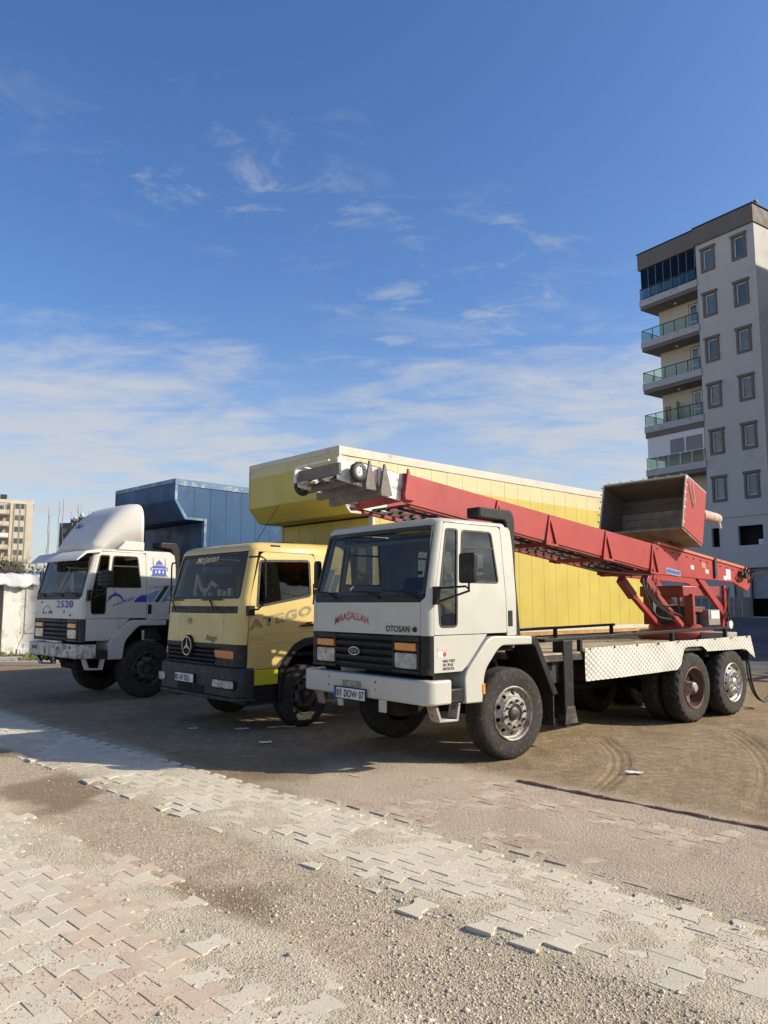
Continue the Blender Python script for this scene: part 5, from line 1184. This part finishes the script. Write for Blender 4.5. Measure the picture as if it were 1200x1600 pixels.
# balconies
for k in range(5):
    zs=10.68+k*FL; o=bx('balcony_slab','slab_paint',3.50,8.14,-3.2,.10,zs-.05,zs+.42,bevel=.015)
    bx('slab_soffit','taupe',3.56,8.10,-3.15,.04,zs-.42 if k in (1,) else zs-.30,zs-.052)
    r=MB(False)
    for x in np.linspace(3.62,8.06,6): r.box(x-.02,x+.02,.03,.07,zs+.42,zs+1.22)
    r.box(3.6,8.08,.025,.075,zs+1.20,zs+1.25)
    for y in (-1.0,-2.0): r.box(8.04,8.08,y-.02,y+.02,zs+.42,zs+1.22)
    r.box(8.035,8.085,-2.5,.07,zs+1.20,zs+1.25); r.build('balcony_railing','dark_steel' if k else 'pvc',AP)
    xs=np.linspace(3.62,8.06,6)
    for i in range(5): bx('railing_glass','green_glass',xs[i]+.03,xs[i+1]-.03,.045,.055,zs+.50,zs+1.16)
    for i,y in enumerate((0,-1.0)): bx('railing_glass','green_glass',8.055,8.065,y-.96,y-.04,zs+.50,zs+1.16)
    if k in (1,2,3):
        d=MB(False); d.box(4.35,5.2,-1.40,-1.34,zs+.42,zs+2.55); o2=d.build('balcony_door','taupe',AP,.01)
        f=MB(False); f.box(4.45,4.52,-1.37,-1.31,zs+.44,zs+2.45); f.box(5.03,5.10,-1.37,-1.31,zs+.44,zs+2.45); f.box(4.52,5.03,-1.37,-1.31,zs+2.38,zs+2.45); f.box(4.52,5.03,-1.37,-1.31,zs+1.2,zs+1.27); f.build('door_frame','pvc',o2); MB(False).box(4.52,5.03,-1.335,-1.325,zs+.44,zs+2.38).build('door_pane','pane_green',o2)
        bx('ceiling_lamp','pvc',5.7,5.85,-.8,-.65,zs+2.70,zs+2.78)
# glazed top balcony, boxed-in lowest balcony
zs=10.68+4*FL
for i in range(7):
    a=3.66+i*.62
    bx('glazing_pane','smoked_glass',a+.02,a+.60,-.02,-.01,zs+.44,25.70); bx('glazing_bar','garage_grey',a-.012,a+.012,-.03,.0,zs+.44,25.70)
for i in range(3): bx('glazing_pane','smoked_glass',8.0,8.01,-.6*i-.58,-.6*i-.02,zs+.44,25.70)
bx('curtain_wall','pane_dark',3.7,7.9,-1.35,-1.25,zs+.44,25.7)
zs=10.68
p=MB(False); p.box(6.30,8.02,-.10,-.04,zs+1.25,zs+2.75); p.box(3.62,6.30,-.10,-.04,zs+2.25,zs+2.75); p.box(4.98,5.1,-.10,-.04,zs+1.2,zs+2.25); p.box(6.2,6.3,-.1,-.04,zs+1.2,zs+2.25); p.box(3.62,3.74,-.1,-.04,zs+1.2,zs+2.25); p.box(7.96,8.02,-2.4,-.10,zs+1.25,zs+2.75); p.build('enclosure','pvc',AP,.008)
for a,b in ((3.74,4.98),(5.1,6.2)): bx('enclosure_pane','pane_grey',a,b,-.08,-.06,zs+1.2,zs+2.25)
# laundry and cabinet on a middle balcony
bx('balcony_cabinet','faded_cream',5.9,6.35,-.9,-.5,10.68+FL+.42,10.68+FL+1.9); bx('balcony_cabinet','orange_wood',6.5,6.9,-1.0,-.6,10.68+FL+.42,10.68+FL+1.7)
# ground floor: dark openings, shutters, tiled plinth
for (a,b,c,d) in ((0,1.63,5.39,6.61),(2.9,3.45,5.39,6.61)): bx('opening_back','hole_black',a-.1,b+.1,-.72,-.68,c-.1,d+.1)
bx('box_in_opening','plate_white',.05,.35,-.25,-.12,5.40,5.72)
bx('garage_door','garage_grey',-.35,1.04,-.42,-.38,2.1,4.0); bx('garage_lintel','apartment_wall',-.5,1.15,-.06,.08,3.98,4.25,bevel=.01)
for k in range(6): bx('garage_slat','garage_grey',-.34,1.03,-.378,-.36,2.12+k*.31,2.40+k*.31)
bx('garage_void','hole_black',-.35,1.04,-.72,-.70,.9,2.1)
for k in range(9):
    a=1.06+k*.56; bx('plinth_tile','granite_tile',a,a+.53,-.058,-.02,.98,2.18,bevel=.005); bx('plinth_joint','pvc',a+.53,a+.56,-.058,-.028,.98,2.2)
bx('street_window','pane_dark',1.5,2.1,-.24,-.20,2.2,3.3)
m=MB(False); m.tube([(-.3,-.6,27.0),(-.35,-.5,27.25),(-.55,-.4,27.3)],.05,6); m.box(-.65,-.45,-.5,-.3,27.2,27.34); m.build('roof_camera','rim_red',AP)
# neighbouring block standing to the right
NB=empty('neighbour_block',(23.04,46.54,0),math.atan2(math.cos(BA),-math.sin(BA))); tag(NB,'plain pale block standing to the right of the apartment block','building')
MB(False).box(-22,-9,-24,10,-.2,29.5).build('wall','apartment_wall',NB); MB(False).box(-22.2,-8.8,-24.2,10.2,29.5,30.3).build('parapet','taupe',NB)
for k in range(8):
    for j in range(5): MB(False).box(-10.6-j*2.3,-9.5-j*2.3,10.0,10.03,3.2+k*FL,4.6+k*FL).build('window','pane_dark',NB)
# ------------------------------------------------------------ distant things seen under the lift
def px(x,y,Y):
    p=math.atan(142/1200); f=Vector((0,math.cos(p),math.sin(p))); u=Vector((0,-math.sin(p),math.cos(p))); d=Vector((1,0,0))*(x-600)/1200+u*(800-y)/1200+f
    return Vector((0,0,CAM_H))+d*(Y/d.y)
p=px(1034,988,30); gz=float(ground_z(np.float64(p.x),np.float64(30.)))
m=MB(False); m.lathe([(.0005,0),(.29,0),(.30,.03),(.30,.3),(.315,.32),(.30,.34),(.30,.6),(.315,.62),(.30,.64),(.30,.9),(.28,.92),(.0005,.92)],(p.x,30,gz),2,20); o=m.build('barrel','barrel_blue'); tag(o,'blue barrel standing behind the lift near the apartment block','barrel')
m=MB(False); m.bar((11.5,33.5,.75),(14.8,35.2,.85),.25,.8); o=m.build('low_wall','concrete',bevel=.02); tag(o,'low concrete wall behind the truck bed at the street','wall')
m=MB(False); m.bar((4.0,60,1.9),(17.5,72,1.9),.3,3.6); o=m.build('boundary_wall','wall_white',bevel=.02); tag(o,'long pale boundary wall in the distance behind the lift','wall')
# hose hanging at the tail of the flatbed
m=MB(); q=[(7.75,.9,1.12),(7.85,1.02,.85),(7.88,1.05,.5),(7.98,1.08,.25),(8.2,1.12,.12),(8.5,1.15,.22),(8.75,1.18,.32)]
def spline(p,n=30):
    o=[]
    for i in range(n+1):
        t=i/n*(len(p)-1); a=int(min(t,len(p)-2)); f=t-a; P0,P1,P2,P3=[Vector(p[max(0,min(len(p)-1,a+j))]) for j in (-1,0,1,2)]
        o.append(.5*((2*P1)+(-P0+P2)*f+(2*P0-5*P1+4*P2-P3)*f*f+(-P0+3*P1-3*P2+P3)*f**3))
    return o
m.tube(spline(q),.018,6); m.tube(spline([(a,b-.05,c*1.12) for a,b,c in q]),.014,6); o=m.build('tail_hose','rubber_clean',T1)
m=MB(); m.box(7.72,7.78,-1.1,1.1,.86,1.02).box(7.70,7.95,-.5,.5,.7,.82); m.build('rear_bumper','dark_steel',T1,.01)
# trailer frame beyond the tail of the flatbed
TF=empty('trailer_frame',(10.6,18.6,0),R(40)); tag(TF,'dark steel trailer frame at the right edge behind the flatbed truck','trailer')
for y_ in (-.5,.5): MB(False).box(-.6,4.5,y_-.06,y_+.06,.62,.80).build('frame_rail','dark_steel',TF,.01)
for x_ in (-.5,1.0,2.5,4.2): MB(False).box(x_,x_+.1,-1.0,1.0,.80,.90).build('cross_member','dark_steel',TF,.01)
MB(False).box(-.62,-.5,-1.05,1.05,.5,.62).build('tail_beam','dark_steel',TF,.01); MB(False).box(-.62,-.5,.7,.95,.63,.78).build('tail_lamp','rim_red',TF,.01)
for y_ in (-.85,.85):
    m=MB(False); m.lathe([(.20,-.12),(.36,-.13),(.42,-.09),(.42,.09),(.36,.13),(.20,.12)],(1.9,y_,.42),1,28,True); w_=m.build('wheel','rubber',TF,smooth=40); m=MB(False); m.lathe([(.21,-.05),(.0005,-.03)],(1.9,y_,.42),1,20); m.build('rim','rim_dark',w_)
MB(False).tube([(1.9,-.85,.42),(1.9,.85,.42)],.04,8).build('axle','dark_steel',TF)
# ------------------------------------------------------------ left background
WW=empty('white_wall',(0,0,0)); tag(WW,'long whitewashed wall with a door recess and tarpaulin on top','wall')
def wpt(t,z): # along wall
    return (-13.35+(t-.74)*14.5*.87,27.7+(t-.74)*14.5*.5,z)
m=MB(False); 
def wbox(name,mat,t0,t1,z0,z1,off=0,th=.2):
    a=Vector(wpt(t0,0)); b=Vector(wpt(t1,0)); u=(b-a).normalized(); nrm=Vector((u.y,-u.x,0))
    P=[a+nrm*off,b+nrm*off,b+nrm*(off-th),a+nrm*(off-th)]
    mm=MB(False); mm.add([(p.x,p.y,z) for z in (z0,z1) for p in P],[(0,1,2,3),(7,6,5,4),(0,1,5,4),(1,2,6,5),(2,3,7,6),(3,0,4,7)]); return mm.build(name,mat,WW,.012)
wbox('wall_panel','wall_white',0,.676,-.1,2.55); wbox('door_recess','wall_beige',.679,.722,-.1,2.5,-.45,.1); wbox('wall_post','wall_white',.722,.757,-.1,2.62,.05,.3); wbox('wall_post','wall_white',.66,.678,-.1,2.62,.04,.3)
wbox('recess_side','wall_beige',.7215,.7235,-.1,2.5,-.02,.5); wbox('recess_door','cream_dark',.684,.70,.1,2.2,-.44,.03); wbox('meter_box','cream_dark',.705,.714,.9,1.15,-.43,.06)
wbox('wall_panel','wall_white',.757,1.0,-.1,2.6,0); wbox('panel_relief','wall_white',.772,.86,.75,2.45,.03,.03); wbox('panel_relief','wall_white',.772,.86,.1,.4,.03,.03); wbox('wall_plinth','wall_white',.757,1.0,-.1,.22,.08,.08)
wbox('wall_cap','wall_beige',.62,1.0,2.61,2.70,.15,.6)
# tarpaulins on the wall
def cloth(name,mat,t0,t1,z0,z1,label,seed):
    rc=random.Random(seed); nx,nz=44,10; mm=MB(False); rag=[.05*math.sin(i*.31+seed)+.03*math.sin(i*.83)+rc.uniform(-.012,.012) for i in range(nx+1)]
    for j in range(nz+1):
        for i in range(nx+1):
            t=lerp(t0,t1,i/nx); v=j/nz; a=Vector(wpt(t,0))
            if v<.5: off=.20+.035*math.sin(i*.37+seed)*(1-v); z=lerp(z0+rag[i],z1,v/.5)
            else: off=lerp(.20,-.75,(v-.5)/.5); z=z1+.05*math.sin(math.pi*(v-.5)/.5)+.03*math.sin(i*.9+j)+rc.uniform(-.012,.012)
            mm.v.append((a.x+.5*off+rc.uniform(-.008,.008),a.y-.87*off+rc.uniform(-.008,.008),z))
    mm.f=[(j*(nx+1)+i,j*(nx+1)+i+1,(j+1)*(nx+1)+i+1,(j+1)*(nx+1)+i) for j in range(nz) for i in range(nx)]
    o=mm.build(name,mat,None,smooth=25); s_=o.modifiers.new('thickness','SOLIDIFY'); s_.thickness=.01; tag(o,label,'tarpaulin'); return o
cloth('tarpaulin','tarp_white',.62,.80,2.42,2.84,'crumpled white tarpaulin lying along the top of the white wall',1); cloth('tarpaulin','tarp_blue',.803,.90,2.62,2.90,'blue tarpaulin at the end of the wall beside the white truck',2)
# far cream apartment block
CBK=empty('cream_apartment_block',(-92.0,200,0),R(25)); tag(CBK,'sunlit cream apartment block with balconies at the far left','building')
def cb(name,mat,a,b,c,d,e,f,par=CBK): return MB(False).box(a,b,c,d,e,f).build(name,mat,par)
cb('wall','cream_wall',-40,0,0,14,0,27.6); cb('parapet','cream_wall',-11.5,.15,-.15,14.2,27.6,28.5); cb('stair_wall','cream_wall',-5.4,0,-.6,0,0,27.6)
for k in range(9):
    z=2.1+k*3.0
    for a in (-4.2,-3.0):
        w_=cb('window','cream_dark',a,a+.95,-.66,-.55,z,z+1.35); cb('window_pane','pane_dark' if (k+int(a))%3 else 'pane_grey',a+.08,a+.87,-.70,-.665,z+.08,z+1.27,w_)
for a in (-4.6,-3.2,-1.85): cb('wall_joint','cream_dark',a,a+.25,-.68,-.60,0,27.4)
for k in range(9):
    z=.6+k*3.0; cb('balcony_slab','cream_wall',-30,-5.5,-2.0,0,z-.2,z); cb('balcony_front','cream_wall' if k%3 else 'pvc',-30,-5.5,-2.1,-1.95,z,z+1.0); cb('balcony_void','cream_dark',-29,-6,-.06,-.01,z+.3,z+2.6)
    for a in (-8.6,-12.5,-17,-20.5): w_=cb('window','pvc',a,a+1.8,-.14,-.06,z+1.0,z+2.4); cb('window_pane','pane_dark',a+.12,a+1.68,-.18,-.145,z+1.1,z+2.3,w_)
cb('roof_room','cream_dark',-18,-8.5,3,9,27.6,30.4); MB(False).tube([(-15.5,4,30.4),(-15.5,4,34)],.12,5).build('antenna','dark_steel',CBK); cb('water_tank','dark_steel',-8.0,-6.4,2,3.4,28,30)
# dark block further right
GBK=empty('dark_apartment_block',(-93,236,0),R(-20)); tag(GBK,'dark shaded apartment block with rooftop tanks behind the roof spoiler','building')
def gb_(name,mat,a,b,c,d,e,f,par=GBK): return MB(False).box(a,b,c,d,e,f).build(name,mat,par)
gb_('wall','grey_block',-8.6,14,0,12,0,26.6)
for k in range(8):
    z=2.4+k*3.0
    for j in range(5):
        a=-7.6+j*4.3; w_=gb_('window','cream_dark',a,a+1.7,-.10,.0,z,z+1.5); gb_('window_pane','pane_grey',a+.15,a+1.55,-.15,-.105,z+.15,z+1.35,w_)
        gb_('balcony','grey_block',a+2.1,a+3.7,-1.2,0,z-.7,z+.4)
for j in range(6): gb_('wall_pier','grey_block',-8.6+j*4.3,-8.0+j*4.3,-.5,0,0,26.6)
for j,(a,w_,h) in enumerate(((-6.5,1.2,1.4),(-3.6,1.4,2.0),(-1.6,1.3,1.6),(1.6,3.4,3.4),(6.5,1.4,2),(9,3,2.4))): gb_('roof_tank','grey_block' if j in (3,5) else 'dark_steel',a,a+w_,2,4,26.6,26.6+h)
for a,z in ((-2.4,29.0),(-5.0,28.0)): m=MB(False); m.lathe([(.0005,0),(.6,.1),(.85,.4)],(a,1.6,z),1,14); m.build('satellite_dish','pvc',GBK)
for a in (-7.5,-.5,5.2): MB(False).tube([(a,3,26.6),(a,3,30.5)],.06,4).build('antenna','dark_steel',GBK)
# low houses between
for i,(x,y,w_,h,mt,lb) in enumerate(((-46.5,112,8.5,5.6,'grey_block','low dark house left of the roof spoiler behind the bare trees'),(-70,132,3.2,4.6,'cream_wall','small cream house at the foot of the cream apartment block'))):
    H=empty('low_house',(x,y,0),R(-8)); tag(H,lb,'house'); MB(False).box(-w_/2,w_/2,0,6,0,h).build('wall',mt,H); MB(False).prism([(-w_/2-.4,h),(w_/2+.4,h),(0,h+1.5)],-.4,6.4).build('roof','cream_dark',H); 
    for k in range(2): MB(False).box(-w_/2+.6+k*w_*.45,-w_/2+1.5+k*w_*.45,-.06,0,1.2,2.6).build('window','pane_dark',H)
# ------------------------------------------------------------ trees
def bare_tree(name,x,y,h,seed,label,mat='bark',upright=.55,levels=4,spread=.5,whips=0,group=None,r0=None):
    rt=random.Random(seed); T=empty(name,(x,y,0)); tag(T,label,'tree',group); tr=MB(False); br=MB(False)
    def grow(p,d,l,r,lv,mb):
        pts=[p]; q=p; dd=d.copy(); n=4
        for i in range(n):
            dd=(dd+Vector((rt.gauss(0,.10),rt.gauss(0,.10),rt.gauss(0,.06)+.03))).normalized(); q=q+dd*l/n; pts.append(q)
        mb.tube(pts,r,6 if lv<2 else 4,True,r*.55)
        if lv>=levels: return
        k=rt.randint(3,4) if lv<3 else rt.randint(2,4)
        for i in range(k):
            f=rt.uniform(.35,1.0); b=pts[0].lerp(pts[-1],f); idx=min(n-1,int(f*n)); b=pts[idx].lerp(pts[idx+1],f*n-idx) if idx<n else pts[-1]
            a=rt.uniform(0,6.28); out=Vector((math.cos(a),math.sin(a),0)); nd_=(dd*upright+out*spread+Vector((0,0,.28))).normalized(); grow(b,nd_,l*rt.uniform(.55,.8),r*.56,lv+1,br)
    r0=r0 or h*.03
    grow(Vector((0,0,0)),Vector((rt.gauss(0,.05),rt.gauss(0,.05),1)).normalized(),h*.38,r0,0,tr)
    tr.build('trunk',mat,T,smooth=60); br.build('crown',mat,T,smooth=60); return T
for i,(x,y,h,s_,lb) in enumerate(((-47.5,102,10.2,3,'bare grey tree beside the far cream apartment block'),(-43,98,8.0,5,'bare bushy tree left of the white truck visor'),(-55,106,7.5,8,'small bare tree in front of the cream apartment balconies'),(-22,45,5.2,13,'bare sapling just above the wall beside the white truck'),(-27.2,60,5.6,17,'dense bare thicket tree above the blue tarpaulin'),(-29.5,66,5.0,23,'low bare thicket left of the blue tarpaulin tree'))):
    bare_tree('bare_tree',x,y,h,s_,lb,'bark_pale' if i!=3 else 'bark',levels=5)
for i,(xx,yt,Y,lb) in enumerate(((72,792,80,'tall thin leafless whip, leftmost of the row'),(80,806,84,'short leafless whip, second of the row'),(93,784,80,'tall leafless whip, third of the row from the left'),(101,780,82,'tallest leafless whip beside the dark block'),(120,786,80,'forked leafless whip above the dark block'))):
    p=px(xx,yt,Y); rt=random.Random(40+i); T=empty('whip_tree',(p.x,Y,0)); tag(T,lb,'tree','leafless whips against the sky'); m=MB(False)
    q=[(0,0,0)]
    for k in range(1,11): q.append((q[-1][0]+rt.gauss(0,.07),q[-1][1]+rt.gauss(0,.07),p.z*k/10))
    m.tube(q,.06,5,True,.018); m.build('trunk','bark_pale',T)
    b=MB(False)
    if i==4:
        b.tube([q[7],(q[7][0]+.3,0,q[7][2]+1.0),(q[7][0]+.45,0,p.z)],.03,4,True,.012)
    for k in range(8): a=q[rt.randint(3,9)]; b.tube([a,(a[0]+rt.gauss(0,.25),a[1]+rt.gauss(0,.2),a[2]+rt.uniform(.4,.9))],.014,4,True,.006)
    b.build('crown','bark_pale',T)
def shrub(name,x,y,z0,rx,h,label,seed,n=1500,mat='leaf_dark',leaf=.10):
    rt=random.Random(seed); T=empty(name,(x,y,z0)); tag(T,label,'shrub'); m=MB(False); st=MB(False)
    cl=[(rt.uniform(-rx,rx)*.75,rt.uniform(-rx,rx)*.4,rt.uniform(.25,.85)*h,rt.uniform(.22,.42)*min(rx,h)) for _ in range(9)]
    for k in range(n):
        c=rt.choice(cl); a=rt.uniform(0,6.28); b=rt.gauss(0,.6); r=c[3]*rt.uniform(.5,1.1); p=Vector((c[0]+r*math.cos(a)*math.cos(b),c[1]+r*math.sin(a)*math.cos(b),max(.02,c[2]+r*math.sin(b))))
        d=Vector((rt.gauss(0,1),rt.gauss(0,1),rt.gauss(0,1))).normalized()*leaf; e=d.cross(Vector((rt.gauss(0,1),rt.gauss(0,1),rt.gauss(0,1)))).normalized()*leaf*.5
        m.add([p-d,p+e,p+d,p-e],[(0,1,2,3)])
    for c in cl: st.tube([(0,0,0),(c[0]*.5,c[1]*.5,c[2]*.5),(c[0],c[1],c[2])],.03,4,True,.012)
    me=bpy.data.meshes.new('crown'); me.from_pydata([tuple(v) for v in m.v],[],m.f); link('crown',me,mat,T,smooth=0); st.build('trunk','bark',T)
for i,(xx,Y,h,rx,lb) in enumerate(((8,60,5.4,3.4,'dark green shrub over the wall at the left edge'),(30,62,5.3,2.4,'dark green shrub beside the left edge shrub, above the tarpaulin'))):
    p=px(xx,900,Y); shrub('shrub',p.x,Y,0,rx,h,lb,20+i,1800,'leaf_dark',.16)
p=px(28,1010,26.3); bare_tree('dead_weed',p.x,26.2,1.5,77,'dry leafless weed growing at the foot of the white wall','bark',levels=3,spread=.45,r0=.012)
for i,(x,y,h) in enumerate(((-13.2,26.4,.42),(-11.9,26.9,.3))): shrub('weed',x,y,0,.35,h,('leafy green weed by the white wall door recess','low leafy weed nearer the white truck by the wall')[i],60+i,260,'grass',.05)
# concrete scraps at the wall
for i,(xx,yy,a) in enumerate(((8,1028,.5),(3,1036,.2))):
    p=px(xx,yy,24.5-i*.8); m=MB(False); m.box(-.45,.45,-.12,.12,0,.14); o=m.build('concrete_scrap','concrete',bevel=.02); o.location=(p.x,24.6-i,.01); o.rotation_euler=(0,0,a); tag(o,('grey concrete scrap lying in the grass by the wall','pale concrete scrap at the near edge of the grass')[i],'concrete')
# litter
def litter(x,y,w_,h,a,label,seed):
    rt=random.Random(seed); n=6; m=MB(False)
    for j in range(4):
        for i in range(n): m.v.append(((i/(n-1)-.5)*w_+rt.uniform(-.01,.01),(j/3-.5)*h*(1-.5*abs(i/(n-1)-.5))+rt.uniform(-.01,.01),.012+rt.uniform(0,.02)))
    m.f=[(j*n+i,j*n+i+1,(j+1)*n+i+1,(j+1)*n+i) for j in range(3) for i in range(n-1)]; o=m.build('paper_scrap','litter_white',None,smooth=0); o.location=(x,y,float(ground_z(np.float64(x),np.float64(y)))); o.rotation_euler=(0,0,a); tag(o,label,'litter'); s_=o.modifiers.new('thickness','SOLIDIFY'); s_.thickness=.003
litter(2.7,8.57,.20,.07,-.3,'white paper scrap on the sunlit dirt right of the front wheel',1); litter(2.02,4.6,.03,.02,.2,'tiny pale scrap at the right in the dirt gutter',5)
for i,(xx,yy,w_,lb) in enumerate(((300,1140,.14,'pale scrap on the shaded ground before the yellow cab'),(378,1141,.20,'pale scrap, middle of the three before the yellow cab'),(440,1137,.42,'longest pale scrap on the ground under the yellow cab step'),(415,1163,.16,'faint flat scrap nearest the camera in the shade'))):
    f=Vector((0,0,CAM_H)); q=px(xx,yy,1.0)-f; t=-CAM_H/q.z; pp=f+q*t; litter(pp.x,pp.y,w_,.09,.1*i,lb,10+i)
